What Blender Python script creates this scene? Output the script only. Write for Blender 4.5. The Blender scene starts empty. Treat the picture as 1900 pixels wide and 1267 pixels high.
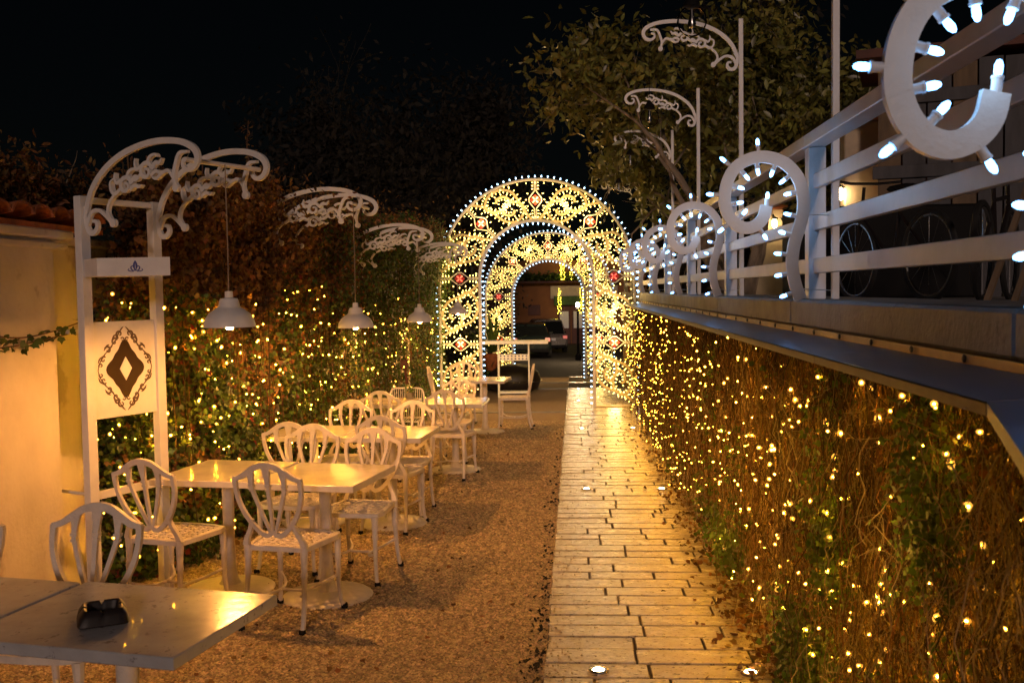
import bpy, math, random
import numpy as np
from mathutils import Vector, Matrix
random.seed(7); rng = np.random.default_rng(7)
PI = math.pi
sc = bpy.context.scene
COL = sc.collection
# ------------------------------------------------------------------ camera, world, sun, exposure
cd = bpy.data.cameras.new('camera'); cam = bpy.data.objects.new('camera', cd); COL.objects.link(cam)
cd.sensor_width = 36.0; cd.lens = 35.05; cd.clip_start = 0.05; cd.clip_end = 600
right = Vector((0.99796621, 0.06196022, -0.01497909))
down = Vector((-0.01179409, -0.05145393, -0.99860572))
fwd = Vector((-0.06264457, 0.99675144, -0.05061851))
R = Matrix((right, -down, -fwd)).transposed()
cam.matrix_world = Matrix.Translation((0, 0, 1.7)) @ R.to_4x4()
cd.dof.use_dof = True; cd.dof.focus_distance = 5.6; cd.dof.aperture_fstop = 6.3
sc.camera = cam
w = bpy.data.worlds.new('World'); sc.world = w; w.use_nodes = True
nt = w.node_tree; bg = nt.nodes['Background']
sky = nt.nodes.new('ShaderNodeTexSky'); sky.sky_type = 'NISHITA'; sky.sun_disc = False
SUN_EL, SUN_AZ = math.radians(14), math.radians(177)     # azimuth measured clockwise from +Y
sky.sun_elevation = SUN_EL; sky.sun_rotation = SUN_AZ
nt.links.new(sky.outputs[0], bg.inputs[0]); bg.inputs[1].default_value = 0.00026
sd = bpy.data.lights.new('streetlight_sun', 'SUN'); sd.energy = 0.56; sd.angle = math.radians(6); sd.color = (1.0, 0.70, 0.56)  # low warm sun lamp standing in for an unseen street lamp behind the camera
so = bpy.data.objects.new('streetlight_sun', sd); COL.objects.link(so)
sdir = Vector((math.sin(SUN_AZ) * math.cos(SUN_EL), math.cos(SUN_AZ) * math.cos(SUN_EL), math.sin(SUN_EL)))
so.rotation_euler = sdir.to_track_quat('Z', 'Y').to_euler()
sc.view_settings.view_transform = 'Standard'; sc.view_settings.look = 'None'
sc.view_settings.exposure = 0.35; sc.view_settings.gamma = 1.0; sc.view_settings.use_curve_mapping = False
cy = sc.cycles
cy.use_denoising = True; cy.sample_clamp_indirect = 3.0; cy.sample_clamp_direct = 0; cy.use_adaptive_sampling = True
cy.adaptive_threshold = 0.015; cy.max_bounces = 6; cy.diffuse_bounces = 3; cy.glossy_bounces = 3; cy.transmission_bounces = 6
cy.caustics_reflective = False; cy.caustics_refractive = False; cy.use_light_tree = True
try: cy.denoising_prefilter = 'ACCURATE'
except Exception: pass

# ------------------------------------------------------------------ ground profile
def gz(y):
    if y < 21: return -.018 * y
    if y < 24: return -.018 * y - .10
    if y < 27.5: return -.018 * y - .20
    return -.695 - (min(y, 52) - 27.5) * .034

# ------------------------------------------------------------------ materials
def nod(nt, t, **k):
    n = nt.nodes.new(t)
    for a, b in k.items(): setattr(n, a, b)
    return n
def mat(name, col, rough=.5, metal=0, var=.12, vscale=6, bump=0, bscale=60, col2=None, spot=None, sscale=20, sthr=.62, island=0, emit=None, es=0, spec=.5, trans=0, stretch=None, objco=False, coat=0, transl=0):
    m = bpy.data.materials.new(name); m.use_nodes = True; nt = m.node_tree; b = nt.nodes['Principled BSDF']
    b.inputs['Roughness'].default_value = rough; b.inputs['Metallic'].default_value = metal
    b.inputs['Specular IOR Level'].default_value = spec
    b.inputs['Transmission Weight'].default_value = trans
    b.inputs['Coat Weight'].default_value = coat
    if emit:
        b.inputs['Emission Color'].default_value = (*emit, 1); b.inputs['Emission Strength'].default_value = es
        b.inputs['Base Color'].default_value = (*col, 1); return m
    geo = nod(nt, 'ShaderNodeNewGeometry')
    if objco:
        tc = nod(nt, 'ShaderNodeTexCoord'); vec = tc.outputs['Object']
    else: vec = geo.outputs['Position']
    if stretch:
        mp = nod(nt, 'ShaderNodeMapping'); mp.inputs['Scale'].default_value = stretch
        nt.links.new(vec, mp.inputs[0]); vec = mp.outputs[0]
    n1 = nod(nt, 'ShaderNodeTexNoise'); n1.inputs['Scale'].default_value = vscale; n1.inputs['Detail'].default_value = 6; n1.inputs['Roughness'].default_value = .6
    nt.links.new(vec, n1.inputs['Vector'])
    c2 = col2 if col2 else tuple(max(0, c * (1 - var * 2.2)) for c in col)
    mr = nod(nt, 'ShaderNodeMapRange'); mr.inputs[1].default_value = .32; mr.inputs[2].default_value = .68
    nt.links.new(n1.outputs[0], mr.inputs[0])
    mx = nod(nt, 'ShaderNodeMix', data_type='RGBA')
    mx.inputs[6].default_value = (*c2, 1); mx.inputs[7].default_value = (*col, 1)
    nt.links.new(mr.outputs[0], mx.inputs[0]); out = mx.outputs[2]
    if spot:
        n2 = nod(nt, 'ShaderNodeTexNoise'); n2.inputs['Scale'].default_value = sscale; n2.inputs['Detail'].default_value = 5; n2.inputs['Roughness'].default_value = .7
        nt.links.new(vec, n2.inputs['Vector'])
        mr2 = nod(nt, 'ShaderNodeMapRange'); mr2.inputs[1].default_value = sthr; mr2.inputs[2].default_value = sthr + .07
        nt.links.new(n2.outputs[0], mr2.inputs[0])
        mx2 = nod(nt, 'ShaderNodeMix', data_type='RGBA'); mx2.inputs[7].default_value = (*spot, 1)
        nt.links.new(mr2.outputs[0], mx2.inputs[0]); nt.links.new(out, mx2.inputs[6]); out = mx2.outputs[2]
    if island:
        hs = nod(nt, 'ShaderNodeHueSaturation')
        m1 = nod(nt, 'ShaderNodeMapRange'); m1.inputs[3].default_value = 1 - island; m1.inputs[4].default_value = 1 + island
        nt.links.new(geo.outputs['Random Per Island'], m1.inputs[0]); nt.links.new(m1.outputs[0], hs.inputs['Value'])
        m2 = nod(nt, 'ShaderNodeMapRange'); m2.inputs[3].default_value = .5 - island * .05; m2.inputs[4].default_value = .5 + island * .05
        ml = nod(nt, 'ShaderNodeMath', operation='MULTIPLY'); ml.inputs[1].default_value = 7.31
        fr = nod(nt, 'ShaderNodeMath', operation='FRACT')
        nt.links.new(geo.outputs['Random Per Island'], ml.inputs[0]); nt.links.new(ml.outputs[0], fr.inputs[0]); nt.links.new(fr.outputs[0], m2.inputs[0]); nt.links.new(m2.outputs[0], hs.inputs['Hue'])
        nt.links.new(out, hs.inputs['Color']); out = hs.outputs[0]
    nt.links.new(out, b.inputs['Base Color'])
    # roughness wear
    mr3 = nod(nt, 'ShaderNodeMapRange'); mr3.inputs[3].default_value = max(.02, rough - .08); mr3.inputs[4].default_value = min(1, rough + .1)
    nt.links.new(n1.outputs[0], mr3.inputs[0]); nt.links.new(mr3.outputs[0], b.inputs['Roughness'])
    if bump:
        n3 = nod(nt, 'ShaderNodeTexNoise'); n3.inputs['Scale'].default_value = bscale; n3.inputs['Detail'].default_value = 4
        nt.links.new(vec, n3.inputs['Vector'])
        bp = nod(nt, 'ShaderNodeBump'); bp.inputs['Strength'].default_value = min(1, bump); bp.inputs['Distance'].default_value = .01
        nt.links.new(n3.outputs[0], bp.inputs['Height']); nt.links.new(bp.outputs[0], b.inputs['Normal'])
    if transl:
        tr = nod(nt, 'ShaderNodeBsdfTranslucent'); ms = nod(nt, 'ShaderNodeMixShader'); ms.inputs[0].default_value = transl
        nt.links.new(out, tr.inputs[0]); nt.links.new(b.outputs[0], ms.inputs[1]); nt.links.new(tr.outputs[0], ms.inputs[2])
        nt.links.new(ms.outputs[0], nt.nodes['Material Output'].inputs[0])
    return m
def emi(name, col, s):
    return mat(name, (.8, .8, .8), emit=col, es=s)
def thin_glass():
    m = bpy.data.materials.new('clear_glass'); m.use_nodes = True; nt = m.node_tree; nt.nodes.clear()
    o = nod(nt, 'ShaderNodeOutputMaterial'); tr = nod(nt, 'ShaderNodeBsdfTransparent'); tr.inputs[0].default_value = (.93, .93, .93, 1)
    g = nod(nt, 'ShaderNodeBsdfGlossy'); g.inputs['Roughness'].default_value = .04; lw = nod(nt, 'ShaderNodeLayerWeight'); lw.inputs[0].default_value = .10
    ms = nod(nt, 'ShaderNodeMixShader'); nt.links.new(lw.outputs['Fresnel'], ms.inputs[0]); nt.links.new(tr.outputs[0], ms.inputs[1]); nt.links.new(g.outputs[0], ms.inputs[2]); nt.links.new(ms.outputs[0], o.inputs[0]); return m
M = dict(
 white=mat('white_paint', (.76, .75, .75), .38, var=.07, bump=.12, bscale=90, spot=(.35, .28, .22), sscale=34, sthr=.70),
 chair=mat('chair_paint', (.74, .68, .62), .42, var=.10, vscale=14, bump=.3, bscale=120, spot=(.22, .17, .14), sscale=45, sthr=.68),
 tabletop=mat('tabletop_paint', (.70, .66, .62), .16, var=.10, vscale=5, bump=.1, bscale=18, spot=(.45, .40, .36), sscale=30, sthr=.64, spec=.5, coat=.3),
 wall=mat('wall_plaster', (.72, .66, .60), .85, var=.10, vscale=2.2, bump=.35, bscale=35, spot=(.42, .36, .32), sscale=1.7, sthr=.56),
 ochre=mat('ochre_plaster', (.62, .42, .16), .9, var=.3, vscale=5, bump=.7, bscale=25, spot=(.2, .12, .05), sscale=9, sthr=.58),
 tile=mat('terracotta', (.42, .13, .05), .8, var=.25, vscale=9, bump=.4, bscale=50, spot=(.12, .06, .03), sscale=14, sthr=.62),
 gravel=mat('gravel_bed', (.44, .32, .21), .9, var=.3, vscale=60, bump=1, bscale=170, col2=(.20, .125, .08)),
 pebble=mat('pebbles', (.54, .43, .26), .8, var=.2, vscale=20, island=.55),
 stone=mat('travertine', (.56, .49, .41), .25, var=.2, vscale=7, bump=.45, bscale=45, col2=(.36, .29, .22), spot=(.09, .065, .045), sscale=30, sthr=.565, stretch=(1, 2.0, 1)),
 joint=mat('joint_soil', (.05, .035, .025), .95, var=.3, vscale=40, bump=.5, bscale=120),
 concrete=mat('concrete', (.34, .33, .32), .6, var=.22, vscale=3.5, bump=.4, bscale=40, spot=(.16, .15, .14), sscale=6, sthr=.60),
 metal=mat('sheet_metal', (.15, .18, .24), .3, metal=.6, var=.12, vscale=4, bump=.06, bscale=8, spot=(.6, .62, .66), sscale=60, sthr=.74),
 lip=mat('ledge_lip', (.13, .12, .115), .55, metal=.2, var=.2, vscale=9),
 tabgrey=mat('shaded_worn_tabletop', (.54, .56, .60), .20, var=.16, vscale=4, bump=.12, bscale=16, spot=(.22, .21, .22), sscale=24, sthr=.60, coat=.2),  # worn marks, plus the dim bluish light on the near tables put into colour
 brass=mat('brass_strip', (.50, .36, .17), .45, metal=.3, var=.15, vscale=7),
 screw=mat('dark_screw', (.05, .05, .05), .4, metal=.8),
 black=mat('black_rubber', (.010, .010, .011), .7, spec=.15),
 gloss_black=mat('black_glaze', (.018, .014, .014), .45, var=.1, spec=.3),
 mirror=mat('mirror_glass', (.10, .07, .045), .12, metal=.6, var=.05),
 ink=mat('dark_cutout', (.10, .065, .045), .6),
 blue=mat('blue_print', (.05, .06, .28), .5),
 stem=mat('dry_stem', (.17, .095, .038), .85, var=.4, vscale=5, island=.9),
 twig=mat('pale_twig', (.30, .24, .17), .8, var=.2),
 bark=mat('bark', (.36, .28, .20), .9, var=.3, vscale=10, bump=.9, bscale=30, stretch=(1, 1, .3)),
 green=mat('ivy_leaf', (.075, .13, .025), .42, var=.3, vscale=3, island=.5, transl=.25),
 green2=mat('fresh_leaf', (.15, .26, .045), .45, var=.3, vscale=3, island=.4, transl=.3),
 brown=mat('withered_leaf', (.30, .15, .045), .7, var=.4, vscale=4, island=.5, transl=.25),
 red=mat('red_leaf', (.26, .035, .02), .6, var=.3, island=.4, transl=.25),
 magnolia=mat('magnolia_leaf', (.27, .26, .06), .38, var=.3, vscale=2, island=.55, transl=.15),
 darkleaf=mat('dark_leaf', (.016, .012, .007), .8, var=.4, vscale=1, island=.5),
 asphalt=mat('asphalt', (.05, .05, .052), .8, var=.2, vscale=3, bump=.5, bscale=60),
 soil=mat('soil', (.045, .035, .025), .95, var=.4, vscale=2, bump=.5, bscale=10),
 wood=mat('old_wood', (.22, .15, .09), .75, var=.25, vscale=7, stretch=(1, 1, .2), bump=.3),
 greywood=mat('grey_boards', (.10, .10, .115), .7, var=.25, vscale=6, stretch=(1, 1, .2)),
 darkwood=mat('reddish_wood', (.12, .035, .02), .6, var=.2),
 cream=mat('cream_render', (.60, .50, .36), .8, var=.1, vscale=5),
 orange=mat('orange_render', (.30, .13, .05), .9, var=.15, vscale=.8, bump=.2),
 carblack=mat('dark_car_paint', (.018, .028, .026), .18, var=.1, coat=.6),
 carsilver=mat('grey_car_paint', (.30, .28, .26), .25, metal=.5, var=.05, coat=.5),
 glass=mat('car_glass', (.01, .012, .012), .05, var=0, spec=.8),
 clear=thin_glass(),
 plate=mat('plate_white', (.75, .75, .75), .4, var=.02),
 awning=mat('green_awning', (.06, .12, .04), .8, var=.2),
 redplastic=mat('red_plastic', (.30, .012, .008), .4),
 chrome=mat('steel', (.5, .5, .5), .25, metal=1, var=.05),
 tyre=mat('tyre', (.02, .02, .02), .7, var=.1),
 e_fairy=emi('amber_led', (1, .42, .012), 330), e_fairyfar=emi('amber_led_far', (1, .40, .022), 110),
 e_warm=emi('warm_bulb', (1, .66, .14), 8), e_cool=emi('cool_bulb', (.42, .70, 1), 9),
 e_curl=emi('cool_led', (.13, .42, 1), 9),
 e_red=emi('red_light', (1, .035, .02), 2.4), e_lamp=emi('lamp_filament', (1, .39, .08), 1550),
 e_spot=emi('ground_spot', (1, .74, .40), 26), e_spotcool=emi('ground_spot_cool', (1, .85, .68), 22),
 e_street=emi('street_globe', (1, .66, .34), 900), e_lantern=emi('lantern_glow', (1, .66, .30), 60), e_tail=emi('tail_light', (1, .03, .02), .4), e_yellow=emi('yellow_led', (1, .72, .05), 18),
)

for q in ('e_fairy',):
    nt_ = M[q].node_tree; oi = nod(nt_, 'ShaderNodeObjectInfo'); mr_ = nod(nt_, 'ShaderNodeMapRange'); mr_.inputs[3].default_value = 120; mr_.inputs[4].default_value = 900
    nt_.links.new(oi.outputs['Random'], mr_.inputs[0]); nt_.links.new(mr_.outputs[0], nt_.nodes['Principled BSDF'].inputs['Emission Strength'])
def halo_shell():  # see-through amber glow that imitates a lens halo round each LED
    m = bpy.data.materials.new('led_halo'); m.use_nodes = True; nt = m.node_tree; nt.nodes.clear()
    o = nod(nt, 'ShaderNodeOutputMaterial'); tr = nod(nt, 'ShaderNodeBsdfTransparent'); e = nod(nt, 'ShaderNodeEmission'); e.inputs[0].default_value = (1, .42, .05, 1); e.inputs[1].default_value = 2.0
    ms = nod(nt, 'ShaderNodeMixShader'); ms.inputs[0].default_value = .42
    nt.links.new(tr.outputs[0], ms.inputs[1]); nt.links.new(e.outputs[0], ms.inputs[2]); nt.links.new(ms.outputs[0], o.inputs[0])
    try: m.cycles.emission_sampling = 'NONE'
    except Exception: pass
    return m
M['halo_shell'] = halo_shell()
# ------------------------------------------------------------------ geometry helpers
def catmull(P, n=8):
    P = [np.array(p, float) for p in P]
    Q = [2 * P[0] - P[1]] + P + [2 * P[-1] - P[-2]]
    out = []
    for i in range(1, len(Q) - 2):
        a, b, c, d = Q[i - 1:i + 3]
        for k in range(n):
            t = k / n
            out.append(.5 * (2 * b + (c - a) * t + (2 * a - 5 * b + 4 * c - d) * t * t + (3 * b - a - 3 * c + d) * t ** 3))
    out.append(P[-1]); return out
def resample(P, step):
    P = np.array(P); d = np.r_[0, np.cumsum(np.linalg.norm(np.diff(P, axis=0), axis=1))]
    n = max(2, int(round(d[-1] / step)) + 1); s = np.linspace(0, d[-1], n)
    return np.stack([np.interp(s, d, P[:, k]) for k in range(P.shape[1])], 1)
class MB:
    def __init__(s): s.v = []; s.f = []; s.smooth = False
    def add(s, vs, fs, mx=None):
        o = len(s.v)
        if mx is not None: vs = [tuple(mx @ Vector(v)) for v in vs]
        s.v += [tuple(v) for v in vs]; s.f += [tuple(i + o for i in f) for f in fs]
    def box(s, c, d, mx=None, rz=0, bev=0):
        x, y, z = d[0] / 2, d[1] / 2, d[2] / 2
        T = Matrix.Translation(c) @ Matrix.Rotation(rz, 4, 'Z')
        if mx is not None: T = mx @ T
        if bev > 0:
            b = min(bev, x * .9, y * .9, z * .9)
            vs = []; loops = [(z * -1, b), (-z + b, 0), (z - b, 0), (z, b)]
            for zz, i in loops:
                X, Y = x - i, y - i
                e = b * .6
                vs += [(-X + e, -Y, zz), (X - e, -Y, zz), (X, -Y + e, zz), (X, Y - e, zz), (X - e, Y, zz), (-X + e, Y, zz), (-X, Y - e, zz), (-X, -Y + e, zz)]
            fs = [tuple(range(7, -1, -1)), tuple(range(24, 32))]
            for l in range(3):
                for k in range(8):
                    a = l * 8 + k; b2 = l * 8 + (k + 1) % 8
                    fs.append((a, b2, b2 + 8, a + 8))
            s.add(vs, fs, T); return s
        vs = [(-x, -y, -z), (x, -y, -z), (x, y, -z), (-x, y, -z), (-x, -y, z), (x, -y, z), (x, y, z), (-x, y, z)]
        s.add(vs, [(3, 2, 1, 0), (4, 5, 6, 7), (0, 1, 5, 4), (1, 2, 6, 5), (2, 3, 7, 6), (3, 0, 4, 7)], T); return s
    def prism(s, poly, z0, z1, mx=None):
        n = len(poly)
        vs = [(p[0], p[1], z0) for p in poly] + [(p[0], p[1], z1) for p in poly]
        fs = [tuple(range(n - 1, -1, -1)), tuple(range(n, 2 * n))] + [(i, (i + 1) % n, n + (i + 1) % n, n + i) for i in range(n)]
        s.add(vs, fs, mx); return s
    def tube(s, P, r, n=6, mx=None, cap=True, flat=1.0):
        P = [Vector(p) for p in P]; m = len(P)
        if not hasattr(r, '__len__'): r = [r] * m
        vs = []; up = Vector((0, 0, 1)); prev = None
        for i, p in enumerate(P):
            t = (P[min(i + 1, m - 1)] - P[max(i - 1, 0)])
            if t.length < 1e-9: t = Vector((0, 0, 1))
            t.normalize()
            if prev is None:
                a = t.cross(up)
                if a.length < .2: a = t.cross(Vector((0, 1, 0)))
                a.normalize()
            else:
                a = prev - t * prev.dot(t); a.normalize()
            prev = a; b = t.cross(a)
            for k in range(n):
                q = 2 * PI * k / n
                vs.append(p + (a * math.cos(q) + b * math.sin(q) * flat) * r[i])
        fs = []
        for i in range(m - 1):
            for k in range(n):
                fs.append((i * n + k, i * n + (k + 1) % n, (i + 1) * n + (k + 1) % n, (i + 1) * n + k))
        if cap: fs += [tuple(range(n - 1, -1, -1)), tuple(range((m - 1) * n, m * n))]
        s.add(vs, fs, mx); return s
    def lathe(s, prof, n=20, mx=None, c=(0, 0, 0), cap=True):
        vs = []; m = len(prof)
        for r, z in prof:
            for k in range(n):
                q = 2 * PI * k / n; vs.append((c[0] + r * math.cos(q), c[1] + r * math.sin(q), c[2] + z))
        fs = [(i * n + k, i * n + (k + 1) % n, (i + 1) * n + (k + 1) % n, (i + 1) * n + k) for i in range(m - 1) for k in range(n)]
        if cap and prof[0][0] > 1e-6: fs.append(tuple(range(n - 1, -1, -1)))
        if cap and prof[-1][0] > 1e-6: fs.append(tuple(range((m - 1) * n, m * n)))
        s.add(vs, fs, mx); return s
    def ribbon(s, P, wd, th, mx=None, mp=None, y0=0.0, n=6, smooth=True):
        """flat board cut along a 2-D centre line (x,z); thickness th along y"""
        m0 = len(P)
        if not hasattr(wd, '__len__'): wd = [wd] * m0
        Q = [(p[0], p[1], q) for p, q in zip(P, wd)]
        Q = catmull(Q, n) if smooth else [np.array(q, float) for q in Q]
        Q = np.array(Q); m = len(Q); vs = []
        for i in range(m):
            t = Q[min(i + 1, m - 1), :2] - Q[max(i - 1, 0), :2]; t = t / (np.linalg.norm(t) + 1e-9); nn = np.array([-t[1], t[0]])
            h = max(.001, Q[i, 2] / 2)
            a = Q[i, :2] + nn * h; b = Q[i, :2] - nn * h
            vs += [(a[0], y0 - th / 2, a[1]), (b[0], y0 - th / 2, b[1]), (b[0], y0 + th / 2, b[1]), (a[0], y0 + th / 2, a[1])]
        fs = []
        for i in range(m - 1):
            for k in range(4): fs.append((i * 4 + k, i * 4 + (k + 1) % 4, (i + 1) * 4 + (k + 1) % 4, (i + 1) * 4 + k))
        fs += [(3, 2, 1, 0), tuple(range((m - 1) * 4, m * 4))]
        s.add(vs, fs, mx); return s
    def disc2(s, c, r, th, mx=None, y0=0, n=12):
        vs = [(c[0] + r * math.cos(2 * PI * k / n), y0 - th / 2, c[1] + r * math.sin(2 * PI * k / n)) for k in range(n)]
        vs += [(v[0], y0 + th / 2, v[2]) for v in vs]
        fs = [tuple(range(n)), tuple(range(2 * n - 1, n - 1, -1))] + [((k + 1) % n, k, n + k, n + (k + 1) % n) for k in range(n)]
        s.add(vs, fs, mx); return s
    def mesh(s, name, m, smooth=False):
        me = bpy.data.meshes.new(name); me.from_pydata(s.v, [], s.f); me.materials.append(M[m] if isinstance(m, str) else m)
        if smooth:
            me.polygons.foreach_set('use_smooth', [True] * len(me.polygons))
            try: me.set_sharp_from_angle(angle=math.radians(40))
            except Exception: pass
        me.update(); return me
    def build(s, name, m, parent=None, loc=(0, 0, 0), smooth=False, **k):
        return link(name, s.mesh(name, m, smooth), parent, loc, **k)
def link(name, me, parent=None, loc=(0, 0, 0), rot=(0, 0, 0), scale=None, **k):
    o = bpy.data.objects.new(name, me); COL.objects.link(o); o.location = loc; o.rotation_euler = rot
    if scale is not None: o.scale = scale
    if parent is not None: o.parent = parent
    for a, b in k.items(): o[a] = b
    return o
def thing(name, label, cat, loc=(0, 0, 0), rz=0, group=None):
    o = bpy.data.objects.new(name, None); COL.objects.link(o); o.location = loc; o.rotation_euler = (0, 0, rz)
    o['label'] = label; o['category'] = cat
    if group: o['group'] = group
    return o
def tag(o, label, cat, group=None, kind=None):
    if label: o['label'] = label
    if cat: o['category'] = cat
    if group: o['group'] = group
    if kind: o['kind'] = kind
    return o
def copy_tree(o, parent=None):
    c = o.copy(); COL.objects.link(c); c.parent = parent
    for ch in list(KIDS.get(o.name, o.children)): copy_tree(ch, c)
    return c
KIDS = {}
def npmesh(name, V, F, m, smooth=False):
    """V (n,3), F (m,k) uniform polygons -> mesh quickly"""
    me = bpy.data.meshes.new(name); k = F.shape[1]
    me.vertices.add(len(V)); me.vertices.foreach_set('co', V.astype(np.float32).ravel())
    me.loops.add(F.size); me.loops.foreach_set('vertex_index', F.astype(np.int32).ravel())
    me.polygons.add(len(F)); me.polygons.foreach_set('loop_start', (np.arange(len(F)) * k).astype(np.int32))
    try: me.polygons.foreach_set('loop_total', np.full(len(F), k, np.int32))
    except Exception: pass
    if smooth: me.polygons.foreach_set('use_smooth', np.ones(len(F), bool))
    me.materials.append(M[m]); me.update(calc_edges=True); me.validate(); return me
IVY_V = np.array([(0, 0, 0), (.38, .12, .05), (.5, .5, .09), (.22, .62, .03), (0, 1, -.06), (-.22, .62, .03), (-.5, .5, .09), (-.38, .12, .05)])
IVY_F = np.array([(0, 1, 2, 3), (0, 3, 4, 5), (0, 5, 6, 7)])
LONG_V = np.array([(0, 0, 0), (.17, .3, .05), (.18, .6, .03), (0, 1, -.12), (-.18, .6, .03), (-.17, .3, .05), (0, .5, -.02)])
LONG_F = np.array([(0, 1, 2, 6), (6, 2, 3, 4), (0, 6, 4, 5)])
def leaves(name, C, size, m, parent=None, shape='ivy', outward=None, spread=1.0, droop=.3, **k):
    C = np.asarray(C, float); n = len(C)
    if n == 0: return None
    T = IVY_V if shape == 'ivy' else LONG_V; FF = IVY_F if shape == 'ivy' else LONG_F
    size = np.broadcast_to(size, (n,)) if np.ndim(size) == 0 else size
    Z = rng.normal(size=(n, 3)) * spread
    if outward is not None: Z = Z + np.asarray(outward)
    Z /= np.linalg.norm(Z, axis=1)[:, None]
    Yv = rng.normal(size=(n, 3)); Yv[:, 2] -= droop * 2
    Yv -= (Yv * Z).sum(1)[:, None] * Z; Yv /= np.linalg.norm(Yv, axis=1)[:, None]
    X = np.cross(Yv, Z)
    V = C[:, None, :] + size[:, None, None] * (T[None, :, 0, None] * X[:, None, :] + T[None, :, 1, None] * Yv[:, None, :] + T[None, :, 2, None] * Z[:, None, :])
    F = (FF[None] + (np.arange(n) * len(T))[:, None, None]).reshape(-1, 4)
    return link(name, npmesh(name, V.reshape(-1, 3), F, m), parent, **k)
def capsule(r, l, n=6, z0=0):
    b = MB(); b.lathe([(r * .75, z0), (r, z0 + l * .3), (r, z0 + l * .65), (r * .55, z0 + l * .92), (0.0001, z0 + l)], n); return b
def rotm(direction):
    return Vector(direction).to_track_quat('Z', 'Y').to_matrix().to_4x4()

# ------------------------------------------------------------------ ground, road
def sheet(name, xs, ys, zf, m, dz=0):
    V = []; F = []
    for j, y in enumerate(ys):
        for x in xs: V.append((x, y, zf(y) + dz))
    n = len(xs)
    for j in range(len(ys) - 1):
        for i in range(n - 1): F.append((j * n + i, j * n + i + 1, (j + 1) * n + i + 1, (j + 1) * n + i))
    me = bpy.data.meshes.new(name); me.from_pydata(V, [], F); me.materials.append(M[m]); return link(name, me, kind='structure')
sheet('ground', [-300, -30, -3.4, 1.3, 30, 300], [-20, -2, 20.99, 21.01, 23.99, 24.01, 27.5, 52, 90, 400], gz, 'soil', -.06)
sheet('gravel_yard', [-3.3, -.15], [-1, 10, 20.98, 21.0, 23.98, 24.0, 27.4], lambda y: gz(y - 1e-3), 'gravel', 0)
sheet('road', [-14, -3, 4, 9], [27.5, 30, 52, 60], gz, 'asphalt', 0)
# loose pebbles near the camera
def pebbles():
    n = 100000
    u = rng.random(n); y0, y1 = 4.1, 15.0
    y = 1 / (1 / y0 - u * (1 / y0 - 1 / y1))
    x = -.15 - rng.random(n) ** 1.15 * 2.75
    s = (.0048 + .0052 * rng.random(n)) * np.sqrt(y / 4.5).clip(1, 1.5)
    z = -.018 * y + s * .25
    base = np.array([(1, 0, 0), (0, 1, 0), (-1, 0, 0), (0, -1, 0), (0, 0, .8), (0, 0, -.6)])
    F0 = np.array([(0, 1, 4), (1, 2, 4), (2, 3, 4), (3, 0, 4), (1, 0, 5), (2, 1, 5), (3, 2, 5), (0, 3, 5)])[:4]
    a = rng.random(n) * 6.28; ca, sa = np.cos(a), np.sin(a)
    st = 1 + .5 * rng.random(n)
    B = base[None] * (1 + .35 * rng.normal(size=(n, 6, 1)).clip(-1, 1)); B[:, :, 0] *= st[:, None]
    tilt = rng.normal(size=n) * .4
    X = B[:, :, 0] * ca[:, None] - B[:, :, 1] * sa[:, None]; Yy = B[:, :, 0] * sa[:, None] + B[:, :, 1] * ca[:, None]
    Z = B[:, :, 2] + X * tilt[:, None]
    V = np.stack([x[:, None] + X * s[:, None], y[:, None] + Yy * s[:, None], z[:, None] + Z * s[:, None] * .8], 2).reshape(-1, 3)
    F = (F0[None] + (np.arange(n) * 6)[:, None, None]).reshape(-1, 3)
    o = link('gravel', npmesh('gravel', V, F, 'pebble')); tag(o, 'loose orange brown gravel covering the yard around the tables', 'gravel', kind='stuff')
pebbles()
def spilled():
    b = MB()
    for k in range(260):
        y = 1 / (1 / 4.3 - random.random() * (1 / 4.3 - 1 / 12)); x = -.16 + abs(random.gauss(0, .10)); s = random.uniform(.004, .008)
        b.lathe([(.0001, -s * .5), (s, 0), (.0001, s * .7)], 4, c=(x, y, gz(y) + .024))
    tag(b.build('spilled_gravel', 'pebble'), 'loose gravel stones scattered on the left edge of the paved path', 'gravel', kind='stuff')
spilled()
for y in (16.2,):
    b = MB(); b.box((-1.7, y, gz(y) + .004), (3.1, .06, .03), bev=.006); b.build('edging_strip', 'concrete', kind='structure')
for y in (21.0, 24.0):
    b = MB(); b.box((-1.7, y - .09, gz(y - .05) - .03), (3.1, .16, .10), bev=.01); b.build('step_edge', 'concrete', kind='structure')
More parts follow.
